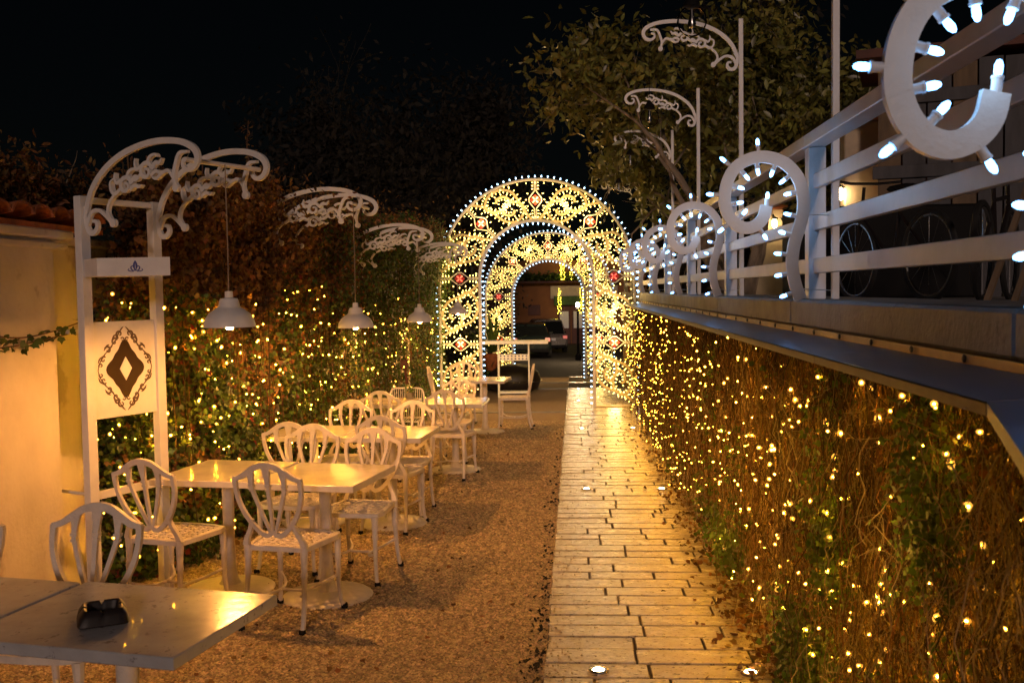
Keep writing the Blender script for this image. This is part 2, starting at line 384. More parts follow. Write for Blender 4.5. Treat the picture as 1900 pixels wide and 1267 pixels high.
# ------------------------------------------------------------------ paved path
PX0, PX1 = -.165, 1.10
pb = sheet('path_bed', [PX0 + .01, PX1 + .15], [-1, 10, 20.98, 21.0, 23.98, 24.0, 27.4], lambda y: gz(y - 1e-3), 'joint', .012)
def slabs():
    path = bpy.data.objects.new('path', None); COL.objects.link(path); path['kind'] = 'structure'
    y = 3.6; cnt = 0; rest = MB(); cache = {}
    spots = [4.54, 9.19, 13.84, 18.49]
    while y < 27.2:
        d = random.choice((.165, .175, .185, .19, .2)); x = PX0 + random.uniform(-.006, .008)
        if abs(y - 21) < d or abs(y - 24) < d: y += .02
        first = random.choice((.24, .33, .40, .44, .50)); L = first
        while x < PX1 + .05:
            x2 = x + L
            tilt = random.uniform(-.0025, .0025)
            zt = gz(y + d / 2 - .02) + .02 + random.uniform(-.002, .003)
            if cnt < 300:
                key = (round(L, 2), round(d, 3), random.randint(0, 1))
                if key not in cache:
                    b = MB(); b.box((0, 0, -.02), (L - random.uniform(.009, .016), d - random.uniform(.010, .017), .04), bev=.004)
                    vv = [(a + random.uniform(-.0015, .0015), c + random.uniform(-.0015, .0015), e) for a, c, e in b.v]; b.v = vv
                    cache[key] = b.mesh('slab', 'stone')
                link('slab', cache[key], path, ((x + x2) / 2, y + d / 2, zt), rot=(-.018, tilt, random.uniform(-.004, .004))); cnt += 1
            else:
                rest.box(((x + x2) / 2, y + d / 2, zt - .02), (L - .012, d - .010, .04), bev=.004)
            x = x2; L = random.choice((.34, .40, .42, .46, .55))
        y += d
    o = rest.build('slab', 'stone', path); o['kind'] = 'stuff'
slabs()
# leaf litter on the path edge and on the gravel
n = 1000; yy = 1 / (1 / 3.8 - rng.random(n) * (1 / 3.8 - 1 / 17.)); xx = .98 - np.abs(rng.normal(size=n)) * .13
C = np.stack([xx, yy, -.018 * yy + .028 + rng.random(n) * .03], 1)
tag(leaves('leaf_litter', C, .018 + .028 * rng.random(n), 'brown', outward=(0, 0, 2.0), droop=0), 'dry brown leaves and twigs fallen along the foot of the vine wall', 'leaves', kind='stuff')
n = 300; yy = 1 / (1 / 4.2 - rng.random(n) * (1 / 4.2 - 1 / 14.)); xx = PX0 - np.abs(rng.normal(size=n)) * .05
C = np.stack([xx, yy, -.018 * yy + .008 + rng.random(n) * .012], 1)
tag(leaves('weeds', C, .012 + .02 * rng.random(n), 'darkleaf', outward=(0, 0, 1.0), droop=0), 'small dark moss and weeds along the left edge of the paved path', 'weeds', kind='stuff')

n = 260; yy = 1 / (1 / 4.2 - rng.random(n) * (1 / 4.2 - 1 / 14.)); xx = -.3 - rng.random(n) * 2.2
C = np.stack([xx, yy, -.018 * yy + .012 + rng.random(n) * .01], 1)
tag(leaves('fallen_leaves', C, .015 + .022 * rng.random(n), 'brown', outward=(0, 0, 2.5), droop=0), 'a few small dry leaves scattered over the gravel between the chairs', 'leaves', kind='stuff')
# recessed ground spots
def ground_spot(x, y, label, cool=False):
    z = gz(y - .02) + .024
    t = thing('ground_light', label, 'ground light', (x, y, z), group='lights set into the path')
    r = MB(); r.lathe([(.048, -.01), (.048, .002), (.044, .005), (.032, .005), (.028, .001)], 24); r.build('rim', 'chrome', t, smooth=True)
    g = MB(); g.lathe([(.028, .002), (.022, .006), (.012, .008), (.0001, .009)], 20); g.build('lens', 'e_spotcool' if cool else 'e_spot', t, smooth=True)
ground_spot(.092, 4.55, 'lit round ground light at the left of the path, nearest the camera')
ground_spot(.786, 4.54, 'lit round ground light beside the foot of the vine wall, nearest the camera')
ground_spot(.093, 9.19, 'lit round ground light on the left of the path, second from the camera')
ground_spot(.787, 9.19, 'lit round ground light near the vine wall, second from the camera')
ground_spot(.090, 13.83, 'lit round ground light at left of the path just before the first arch')
ground_spot(.795, 13.85, 'lit round ground light at right of the path just before the first arch')
ground_spot(.060, 18.0, 'small lit ground light on the path just behind the first arch', True)
ground_spot(.066, 20.6, 'small lit ground light on the path halfway between the two arches', True)

# ------------------------------------------------------------------ retaining wall on the right
rw = thing('retaining_wall', 'long ochre retaining wall with concrete coping and folded metal ledge right of the path', 'wall', (1.14, 10, 0))
def rp(mb, name, m, smooth=False, lab=None):
    o = mb.build(name, m, rw, loc=(-1.14, -10, 0), smooth=smooth)
    if lab: o['label'] = lab
    return o
b = MB(); b.box((1.40, 11.5, .46), (.50, 24.6, 2.08)); rp(b, 'wall_face', 'ochre')
joints = [-.6, 2.62, 5.25, 7.9, 10.5, 13.1, 15.8, 18.4, 21.0, 23.7]
for a, c in zip(joints[:-1], joints[1:]):
    b = MB(); b.box((1.38, (a + c) / 2, 1.5685), (.52, c - a - .008, .133), bev=.012); rp(b, 'coping', 'concrete')
b = MB(); b.box((1.124, 11.5, 1.487), (.018, 24, .026)); rp(b, 'trim_strip', 'brass')
sm = MB(); sm.lathe([(.012, 0), (.012, .004), (.006, .007)], 8, mx=Matrix.Rotation(-PI / 2, 4, 'Y')); sm = sm.mesh('screw', 'screw')
for k in range(44):
    link('screw', sm, rw, (1.111 - 1.14, 2.02 + .447 * k - 10, 1.488))
led = [2.114, 3.6, 5.35, 7.1, 8.9, 10.7, 12.5, 14.3, 16.1, 17.9, 19.7, 21.5, 23.3]
def ledge_piece(p0, p1, q0, q1):   # outer p, inner q
    b = MB(); zo, zi = 1.456, 1.474
    vs = []
    for (x, y), z in ((p0, zo), (p1, zo), (q1, zi), (q0, zi)): vs += [(x, y, z)]
    vs2 = [(x, y, z - .004) for x, y, z in vs]
    b.add(vs + vs2, [(0, 1, 2, 3), (7, 6, 5, 4), (0, 4, 5, 1), (1, 5, 6, 2), (2, 6, 7, 3), (3, 7, 4, 0)])
    b2 = MB()
    for (pa, pb_) in ((p0, p1),):
        a = Vector((pa[0], pa[1], 0)); c = Vector((pb_[0], pb_[1], 0)); d = (c - a).normalized(); nn = Vector((d.y, -d.x, 0)) * .004
        vs = [(a.x, a.y, zo), (c.x, c.y, zo), (c.x + nn.x, c.y + nn.y, zo), (a.x + nn.x, a.y + nn.y, zo)]
        vs += [(x, y, z - .030) for x, y, z in vs]
        b2.add(vs, [(0, 1, 2, 3), (7, 6, 5, 4), (0, 4, 5, 1), (1, 5, 6, 2), (2, 6, 7, 3), (3, 7, 4, 0)])
    return b, b2
for a, c in zip(led[:-1], led[1:]):
    q1, q2 = ledge_piece((.85, a + .002), (.85, c - .002), (1.108, a + .002), (1.108, c - .002)); rp(q1, 'ledge_sheet', 'metal'); rp(q2, 'ledge_lip', 'lip')
q1, q2 = ledge_piece((.461, .92), (.849, 2.108), (1.108, .6), (1.108, 2.108)); rp(q1, 'ledge_sheet', 'metal'); rp(q2, 'ledge_lip', 'lip')

# ------------------------------------------------------------------ fence on the coping
fn = thing('fence', 'white wooden four rail fence along the top of the retaining wall', 'fence', (1.21, 10, 1.635))
posts = [-.2, 2.45, 5.12, 7.84, 10.44, 13.05, 15.65, 18.3, 20.9, 23.5]
pm = MB(); pm.box((0, 0, .378), (.085, .085, .756), bev=.004); pm = pm.mesh('post', 'white')
for y in posts: link('post', pm, fn, (.005, y - 10, 0))
RZ = [(1.765, 1.84), (1.977, 2.05), (2.185, 2.257)]
for a, c in zip(posts[:-1], posts[1:]):
    for z0, z1 in RZ:
        b = MB(); b.box((0, (a + c) / 2 - 10, (z0 + z1) / 2 - 1.635), (.032, c - a - .087, z1 - z0), bev=.003); b.build('rail', 'white', fn)
    b = MB(); b.box((0, (a + c) / 2 - 10, 2.425 - 1.635), (.10, c - a - .004, .062), bev=.004); b.build('top_rail', 'white', fn)

# ------------------------------------------------------------------ scroll lights ("curls") fixed to the fence posts
CP = [(1416, 385), (1411, 405), (1399, 419), (1380, 425), (1360, 417), (1346, 397), (1341, 372), (1346, 340), (1362, 314), (1390, 299), (1420, 298), (1450, 310), (1472, 335), (1481, 365), (1482, 395), (1475, 425), (1466, 455), (1462, 490), (1467, 525), (1477, 556)]
CW = [((x - 1480) * .002568, (532.7 - y) * .002568 + 1.7 - 1.64) for x, y in CP]
bulb_m = capsule(.0088, .034, 8).mesh('bulb', 'e_curl', True)
sk = MB(); sk.lathe([(.0108, -.034), (.0108, -.004), (.0125, -.004), (.0125, .002), (.008, .003)], 10); sock_m = sk.mesh('socket', 'white', True)
curl_b = MB(); curl_b.ribbon(CW, .056, .020, n=5); curl_m = curl_b.mesh('scroll_board', 'white')
fine = np.array(catmull([(a, b_) for a, b_ in CW], 12)); dd = np.r_[0, np.cumsum(np.linalg.norm(np.diff(fine, axis=0), axis=1))]
def curl(y, label, x=1.066):
    t = thing('scroll_light', label, 'scroll light', (x, y, 1.64), group='white scroll lights along the fence')
    link('scroll_board', curl_m, t)
    tot = dd[-1]
    items = []
    def at(s):
        i = min(len(fine) - 2, int(np.searchsorted(dd, s))); i = max(1, i); p = fine[i]; tg = fine[i + 1] - fine[i - 1]; tg /= np.linalg.norm(tg); return p, np.array([-tg[1], tg[0]])
    # path runs hook -> bottom -> left -> top -> right -> tail ; normal side: test with centre
    ctr = np.array([(1408 - 1480) * .002568, (532.7 - 362) * .002568 + .06])
    items.append((fine[0] + np.array([.004, .03]), np.array([.1, 1.])))
    s = .21
    while s < .98:      # inner row
        p, nn = at(s); nn = nn if np.dot(nn, ctr - p) > 0 else -nn
        items.append((p + nn * .052, nn)); s += .098
    s = .10
    while s < .74:      # outer row
        p, nn = at(s); nn = nn if np.dot(nn, ctr - p) < 0 else -nn
        items.append((p + nn * .052, nn)); s += .128
    s = 1.02
    while s < tot:      # tail, lane side
        p, nn = at(s); nn = nn if nn[0] < 0 else -nn
        items.append((p + nn * .052, nn)); s += .088
    for p, nn in items:
        mx = rotm((nn[0], 0, nn[1]))
        so_ = link('socket', sock_m, t, (p[0], 0, p[1])); so_.rotation_euler = mx.to_euler()
        link('bulb', bulb_m, so_, (0, 0, .001))
    ld = bpy.data.lights.new('bulb_fill', 'POINT'); ld.energy = 1.5; ld.color = (.38, .66, 1); ld.shadow_soft_size = .10  # added point lamp inside the ring, boosting the dimmed LEDs
    lo = bpy.data.objects.new('bulb_fill', ld); COL.objects.link(lo); lo.parent = t; lo.location = (-.19, .0, .49)
    for zq in (.40, .05):
        c = MB(); c.tube([(-.02, 0, zq), (.06, .02, zq - .005), (.15, .04, zq - .01)], .002, 4); c.build('tie_wire', 'white', t)
curl(2.06, 'largest white scroll light cut off by the top right corner', 1.005)
curl(4.75, 'whole white scroll light before the thick fence post, second from the camera')
curl(7.42, 'white scroll light half hidden by the larger one before it, third from camera')
curl(10.05, 'small white scroll light near the right side of the first arch, fourth from the camera')
curl(12.7, 'tiny white scroll light touching the edge of the first arch, fifth from the camera')
curl(15.3, 'farthest white scroll light on the fence beside the arch')

# ------------------------------------------------------------------ ornamental brackets
def N(L): return [((1180 - x) / 520, (y - 335) / -520) for x, y in L]
def bracket_mesh(L, name='scroll_bracket'):
    b = MB(); k = 0
    def st(P, wd, flip=False):
        nonlocal k; k += 1
        P = [(p[0] * L, p[1] * L) for p in N(P)]
        wd = [q * .78 / 520 * L for q in (wd if hasattr(wd, '__len__') else [wd] * len(P))]
        b.ribbon(P, wd, .018 + k * .0005, n=5)
    def ball(c, r):
        nonlocal k; k += 1
        p = N([c])[0]; b.disc2((p[0] * L, p[1] * L), r / 520 * L, .018 + k * .0005)
    st([(1172, 262), (1150, 205), (1110, 155), (1050, 112), (980, 82), (900, 64), (820, 58), (740, 66), (690, 84), (668, 104), (664, 128), (680, 150), (706, 155), (724, 142), (722, 124), (706, 120)], [24, 26, 26, 26, 25, 24, 24, 24, 26, 26, 24, 22, 18, 15, 12, 9])
    st([(1174, 240), (1172, 290), (1160, 322), (1138, 328), (1120, 312), (1124, 292), (1142, 290)], [14, 22, 24, 22, 20, 17, 12])
    st([(1166, 300), (1146, 264), (1112, 256), (1080, 272), (1046, 300)], [18, 18, 16, 17, 20]); ball((1044, 300), 14)
    st([(1046, 298), (1066, 268), (1058, 238), (1034, 214), (1012, 205)], [14, 15, 14, 12, 8])
    st([(702, 100), (738, 104), (756, 140), (764, 172), (757, 204)], [10, 15, 17, 15, 16]); ball((757, 206), 13)
    st([(764, 176), (786, 152), (812, 158), (838, 172), (856, 168)], [13, 14, 14, 13, 8])
    for cx, cyy, r, a0, sg in ((884, 148, 30, 200, 1), (978, 186, 30, 190, 1)):
        P = [(cx + r * (1 - .78 * t / 9) * math.cos(math.radians(a0 + sg * 52 * t)), cyy + r * (1 - .78 * t / 9) * math.sin(math.radians(a0 + sg * 52 * t))) for t in range(10)]
        st(P, [16, 17, 17, 16, 15, 14, 13, 12, 10, 8])
        st([(cx - 26, cyy - 6), (cx - 44, cyy - 24), (cx - 60, cyy - 22), (cx - 72, cyy - 36)], [16, 18, 14, 5])
        st([(cx - 22, cyy + 14), (cx - 44, cyy + 2), (cx - 62, cyy + 8), (cx - 74, cyy + 2)], [14, 15, 11, 4])
        st([(cx - 8, cyy - 28), (cx - 20, cyy - 44), (cx - 44, cyy - 50), (cx - 54, cyy - 42)], [12, 13, 10, 5])
        st([(cx + 24, cyy + 10), (cx + 44, cyy + 22), (cx + 62, cyy + 20)], [14, 15, 10])
        st([(cx + 18, cyy - 20), (cx + 38, cyy - 10), (cx + 48, cyy - 26), (cx + 46, cyy - 44)], [12, 13, 10, 4])
    st([(1028, 214), (1044, 196), (1046, 172), (1030, 160)], [12, 13, 10, 5])
    return b.mesh(name, 'white')
BL = bracket_mesh(.88); BR = bracket_mesh(.73)
# right: poles behind the fence posts, bracket reaching over the lane
def right_lamp(y, label, glabel):
    t = thing('lamp_pole', label, 'lamp pole', (1.30, y, 1.635), group='white lamp poles with scroll brackets behind the fence')
    b = MB(); b.box((0, 0, 1.06), (.034, .034, 2.12), bev=.003); b.build('pole', 'white', t)
    br = link('scroll_bracket', BR, t, (-.018, 0, 1.73)); br.scale = (-1, 1, 1); br.rotation_euler = (0, 0, 0)
    c = MB(); c.tube([(-.70, 0, 2.06), (-.70, .006, 1.55)], .0025, 5); c.build('cord', 'black', t)
    g = thing('glass_globe', glabel, 'globe light', (.60, y, 3.02), group='clear glass globes hanging from the right brackets')
    s = MB(); s.lathe([(.0001, -.075), (.035, -.066), (.062, -.042), (.075, -.005), (.068, .035), (.048, .06), (.030, .07)], 18); s.build('globe', 'clear', g, smooth=True)
    s = MB(); s.lathe([(.03, .066), (.045, .072), (.038, .095), (.012, .13)], 14); s.build('cap', 'black', g, smooth=True)
    s = MB(); s.lathe([(.0001, -.035), (.016, -.028), (.021, -.010), (.014, .02), (.009, .06)], 10); s.build('bulb', 'chrome', g, smooth=True)
right_lamp(5.07, 'tall white pole rising past the top edge beside the thick fence post', 'largest clear globe with black cap hanging before the tree')
right_lamp(7.86, 'white pole with the largest fully visible scroll bracket before the tree', 'clear globe hanging under the second scroll bracket from the camera')
right_lamp(10.5, 'white pole with mid size scroll bracket, in front of the tree trunk', 'small clear globe hanging lowest in front of the tree leaves')
right_lamp(13.2, 'white pole whose small scroll bracket is half hidden in tree leaves', 'tiny clear globe just above the right shoulder of the first arch')
right_lamp(16.4, 'thin far white pole close to the right side of the first arch', 'farthest clear globe beside the right shoulder of the first arch')
right_lamp(19.2, 'farthest thin white pole seen through the right side of the first arch', 'farthest clear globe seen beyond the first arch')

# ------------------------------------------------------------------ left frames: two posts, panel, brackets, bar, pendant
pend_shell = MB(); pend_shell.lathe([(.137, 0), (.136, .008), (.128, .040), (.108, .072), (.078, .094), (.064, .102), (.056, .112), (.050, .140), (.044, .152), (.022, .156), (.020, .190), (.0001, .193)], 32, cap=False)
pend_shell.lathe([(.0001, .146), (.040, .144), (.047, .112), (.072, .090), (.102, .068), (.122, .038), (.131, .002), (.137, 0)], 32, cap=False)
pend_shell = pend_shell.mesh('shade', 'white', True)
pend_bulb = MB(); pend_bulb.lathe([(.0001, -.030), (.015, -.026), (.026, -.012), (.030, .004), (.024, .024), (.013, .042)], 14); pend_bulb = pend_bulb.mesh('light_bulb', 'e_lamp', True)
def pendant(x, y, z, top, label):
    t = thing('pendant_lamp', label, 'pendant lamp', (x, y, z), group='white dome lamps hanging over the tables')
    link('shade', pend_shell, t); link('light_bulb', pend_bulb, t, (0, 0, .016))
    c = MB(); c.tube([(0, 0, .19), (.002, 0, (top - z) * .5), (0, 0, top - z)], .0035, 6); c.build('cord', 'twig', t)
def frame(x, y, ang, label, panel=True, ornate=True, H=2.26):
    """ang: direction of the frame measured clockwise from +Y"""
    g = gz(y); Ht = H - g
    t = thing('display_frame', label, 'frame', (x, y, g), rz=-ang, group='white lamp frames along the vine wall')
    W = .50
    pmh = MB(); pmh.box((0, 0, Ht / 2), (.055, .06, Ht), bev=.003); pmm = pmh.mesh('post', 'white')
    link('post', pmm, t, (0, 0, 0)); link('post', pmm, t, (0, W, 0))
    b = MB(); b.box((0, W / 2, Ht - .022), (.04, W - .062, .034), bev=.002); b.build('crossbar', 'white', t)
    b = MB(); b.box((.0, W / 2, .58 - g), (.03, W - .062, .045), bev=.002); b.build('crossbar', 'white', t)
    for yy_ in (0, W):
        br = link('scroll_bracket', BL, t, (.03, yy_, Ht - .22)); 
    tipx, tipz = .03 + (1180 - 706) / 520 * .88, Ht - .22 + (335 - 125) / 520 * .88
    b = MB(); b.tube([(tipx, -.02, tipz), (tipx, W + .02, tipz)], .013, 8); b.build('hanging_bar', 'white', t, smooth=True)
    if panel:
        p = MB(); p.box((.0, W / 2, 1.285 - g), (.018, W - .062, .55), bev=.002)
        po = p.build('panel', 'white', t)
        if ornate:
            # all ornament lies on the lane face of the panel; (a,z) local plane
            X0 = .009
            mxp = Matrix(((0, 1, 0, X0), (1, 0, 0, W / 2), (0, 0, 1, 1.285 - g), (0, 0, 0, 1)))
            def P2(mb, poly, th, lift):
                mb.add([(X0 + lift, W / 2 + a, 1.285 - g + c) for a, c in poly] + [(X0 + lift - th, W / 2 + a, 1.285 - g + c) for a, c in poly],
                       [tuple(range(len(poly)))] + [(i, (i + 1) % len(poly), len(poly) + (i + 1) % len(poly), len(poly) + i) for i in range(len(poly))])
            pol = []
            for q in range(64):
                a = 2 * PI * q / 64; r = .118 * (1 + .16 * math.cos(4 * a) + .05 * math.cos(8 * a) - .0 * math.sin(a))
                pol.append((r * math.cos(a) * .93, r * math.sin(a) * 1.18))
            mb = MB(); P2(mb, pol, .004, .003); mb.build('mirror', 'mirror', t)
            mb = MB(); P2(mb, [(.042, 0), (0, .068), (-.042, 0), (0, -.068)], .004, .006); mb.build('rhombus', 'white', t)
            mb = MB(); kk = 0
            for sx in (-1, 1):
                for sz in (-1, 1):
                    def ad(P, wd):
                        nonlocal kk; kk += 1
                        mb.ribbon([(p[0] * sx, p[1] * sz) for p in P], wd, .002 + kk * .0001, mx=mxp, y0=.0012, n=5)
                    def spi(cx, cz, r, a0, sg, wd):
                        ad([(cx + r * (1 - .8 * q / 7) * math.cos(a0 + sg * q * .85), cz + r * (1 - .8 * q / 7) * math.sin(a0 + sg * q * .85)) for q in range(8)], [wd, wd * 1.2, wd * 1.2, wd, wd, wd * .8, wd * .7, wd * .5])
                    spi(.035, .200, .026, -1.2, 1, .009); spi(.070, .158, .024, 2.6, -1, .009)
                    spi(.118, .112, .024, .4, 1, .009); spi(.150, .060, .020, 2.4, -1, .008)
                    spi(.168, .026, .015, -.5, 1, .007); spi(.014, .168, .014, .5, 1, .006)
                    ad([(.008, .242), (.024, .226), (.046, .196), (.052, .176), (.082, .148), (.094, .13), (.13, .098), (.145, .082), (.176, .04), (.188, 0)], [.002, .007, .005, .009, .005, .009, .005, .008, .005, .003])
                    ad([(.06, .20), (.074, .19), (.09, .165)], [.003, .010, .002]); ad([(.108, .145), (.125, .135), (.145, .11)], [.003, .010, .002])
                    ad([(.168, .075), (.178, .06), (.186, .04)], [.002, .008, .002])
            mb.build('scrollwork', 'ink', t)['kind'] = 'stuff'
    return t
A25 = math.radians(25.5)
f1 = frame(-2.72, 5.40, A25, 'white frame with baroque mirror panel before the white wall, nearest the camera')
f2 = frame(-2.54, 7.70, math.radians(2.5), 'white lamp frame sunk in brown vines, second from the camera', ornate=False)
f3 = frame(-2.47, 10.42, math.radians(2.5), 'white lamp frame with narrow visible post, third from the camera', ornate=False, H=2.16)
f4 = frame(-2.46, 13.9, math.radians(2.5), 'farthest white lamp frame overlapping the left side of the first arch', ornate=False, H=2.13)
pendant(-1.838, 5.22, 1.53, 2.39, 'largest white dome lamp hanging nearest the camera')
pendant(-1.672, 7.55, 1.437, 2.37, 'white dome lamp hanging second from the camera over brown vines')
pendant(-1.640, 10.5, 1.385, 2.36, 'small white dome lamp hanging before the green ivy')
pendant(-1.640, 14.0, 1.39, 2.36, 'smallest white dome lamp hanging in front of the first arch')
# projecting box with emblem on the first frame
bx = MB(); P = [(-2.546, 5.2), (-2.145, 5.2), (-2.375, 5.452), (-2.775, 5.452)]
vs = [(x, y, 1.81) for x, y in P] + [(x, y, 1.908) for x, y in P]
bx.add(vs, [(3, 2, 1, 0), (4, 5, 6, 7), (0, 1, 5, 4), (1, 2, 6, 5), (2, 3, 7, 6), (3, 0, 4, 7)])
box = bx.build('sign_box', 'white'); tag(box, 'white sign box with blue lily emblem on the nearest frame', 'sign')
mb = MB(); kk = 0
def em(P, wd):
    global kk; kk += 1
    for sx in (-1, 1):
        mb.ribbon([(-2.335 + p[0] * sx, 1.858 + p[1]) for p in P], wd, .002 + kk * .0002 + (.0001 if sx > 0 else 0), y0=5.199, n=5)
em([(0.0, .034), (.006, .015), (.006, -.004), (.001, -.020)], [.002, .010, .008, .003])
em([(.004, -.020), (.018, -.016), (.024, -.002), (.014, .006), (.010, -.004)], [.004, .006, .006, .004, .002])
em([(.010, -.024), (.030, -.022), (.040, -.016), (.034, -.008)], [.004, .005, .004, .002])
mb.build('emblem', 'blue', box)
# small metal arm from the wall to the frame
b = MB(); b.tube([(-2.985, 5.5, .60), (-2.72, 5.42, .585)], .010, 6); b.tube([(-2.98, 5.5, .60), (-3.0, 5.45, .36)], .008, 6)
tag(b.build('wall_stay', 'white'), 'thin white metal stay joining the white wall and the nearest frame', 'metal stay')

# ------------------------------------------------------------------ white garden wall on the left with tile coping
gw = thing('garden_wall', 'white plastered garden wall under terracotta tiles at the left edge', 'wall', (-2.95, 4, 0))
def gp(mb, name, m, **k): return mb.build(name, m, gw, loc=(2.95, -4, 0), **k)
b = MB(); b.box((-3.05, 2.4, .92), (.34, 5.95, 2.24)); gp(b, 'wall_face', 'wall')                 # proud part
b = MB(); b.box((-3.18, 11.2, .80), (.34, 11.6, 2.40)); gp(b, 'wall_recess', 'wall')
b = MB(); b.box((-3.02, 2.45, 2.045), (.42, 6.06, .05), bev=.008); b.box((-3.02, 2.45, 1.985), (.38, 6.0, .035), bev=.008); gp(b, 'cornice', 'wall')
b = MB(); b.box((-3.14, 8.0, 2.03), (.40, 5.0, .05), bev=.008); gp(b, 'cornice', 'wall')
tl = MB(); sec = [(.105 * math.cos(q), .062 * math.sin(q)) for q in np.linspace(0, PI, 9)]; sec2 = [(.090 * math.cos(q), .047 * math.sin(q)) for q in np.linspace(PI, 0, 9)]
poly = sec + sec2
tl.add([(-.24, a, c) for a, c in poly] + [(.24, a * .88, c * .88) for a, c in poly], [tuple(range(17, -1, -1)), tuple(range(18, 36))] + [(i, (i + 1) % 18, 18 + (i + 1) % 18, 18 + i) for i in range(18)])
tl = tl.mesh('roof_tile', 'tile', True)
k = 0; y = 2.0
while y < 5.75:
    link('roof_tile', tl, gw, (-3.02 + 2.95 + random.uniform(-.012, .012), y - 4, 2.098 + random.uniform(-.004, .004)), rot=(random.uniform(-.03, .03), .16 , PI + random.uniform(-.03, .03)))
    y += .195
b = MB(); b.box((-3.02, 3.9, 2.085), (.40, 3.9, .03)); gp(b, 'tile_bed', 'tile')
# shelf on the recessed wall
b = MB(); b.box((-2.93, 5.50, 1.505), (.22, .20, .022), bev=.003); tag(b.build('wall_shelf', 'white'), 'thin white shelf on the wall behind the nearest frame', 'shelf')

# ------------------------------------------------------------------ tables
tb_col = MB(); tb_col.lathe([(.040, .70), (.036, .66), (.034, .30), (.040, .12), (.055, .06), (.075, .035)], 20); tb_colm = tb_col.mesh('column', 'chair', True)
tb_base = MB(); tb_base.lathe([(.265, 0), (.27, .008), (.255, .020), (.14, .034), (.06, .045), (.0001, .046)], 40); tb_basem = tb_base.mesh('base', 'chair', True)
TOPS = {}
def table(x, y, rz, label, size=(.66, .66), H=.74):
    g = gz(y); t = thing('table', label, 'table', (x, y, g), rz=rz, group='white pedestal tables on the gravel')
    if size not in TOPS:
        b = MB(); b.box((0, 0, .72), (size[0], size[1], .038), bev=.003); TOPS[size] = b.mesh('tabletop', 'tabletop')
    tt = link('tabletop', TOPS[size], t)
    if y < 4: tt.data = tt.data.copy() if tt.data.users > 1 else tt.data; tt.data.materials[0] = M['tabgrey']
    link('column', tb_colm, t); link('base', tb_basem, t)
    return t
r = math.radians
t0 = table(-1.445, 3.06, r(-11.5), 'white table with black ashtray at the bottom left, nearest the camera', (.75, .60))
t0b = table(-2.20, 3.20, r(-11), 'white table cut by the left edge, next to the ashtray table', (.74, .60))
table(-1.49, 5.79, r(-9.5), 'glossy white table with yellow reflections behind the chair with full shield back', (.64, .69))
table(-2.13, 5.93, r(-9), 'white table beside the vine wall behind the left shield back chair', (.63, .69))
table(-1.46, 7.80, r(-5), 'white table in the second row from the camera, lane side', (.64, .68))
table(-2.11, 7.88, r(-5), 'white table in the second row from the camera, vine side', (.64, .68))
table(-1.27, 10.42, r(-2), 'white table in the third row from the camera, lane side', (.66, .66))
table(-2.02, 10.45, r(-4), 'white table in the third row with small plants at its corner, vine side', (.66, .66))
table(-1.25, 13.70, r(-5), 'farthest white table, before the first arch and side-on chair', (.66, .66))

# ashtray
def ashtray():
    o = thing('ashtray', 'black square ashtray with notched rim on the nearest table', 'ashtray', (-1.49, 3.00, gz(3.0) + .742), rz=r(28))
    b = MB(); n = 48
    def ring(rad, z, notch=0):
        L = []
        for k in range(n):
            a = 2 * PI * k / n; c, s = math.cos(a), math.sin(a)
            q = (abs(c) ** 8 + abs(s) ** 8) ** (-1 / 8)
            zz = z - notch * (1 if k % 12 == 0 else 0)
            L.append((rad * q * c, rad * q * s, zz))
        return L
    R_ = [ring(.074, 0), ring(.076, .004), ring(.070, .028), ring(.058, .046, .010), ring(.054, .048, .012), ring(.047, .045, .010), ring(.040, .016), ring(.02, .012)]
    V = sum(R_, []); F = [(i * n + k, i * n + (k + 1) % n, (i + 1) * n + (k + 1) % n, (i + 1) * n + k) for i in range(len(R_) - 1) for k in range(n)]
    F.append(tuple(range(7 * n, 8 * n))); F.append(tuple(range(n - 1, -1, -1)))
    b.add(V, F); b.build('tray', 'gloss_black', o, smooth=True)
ashtray()

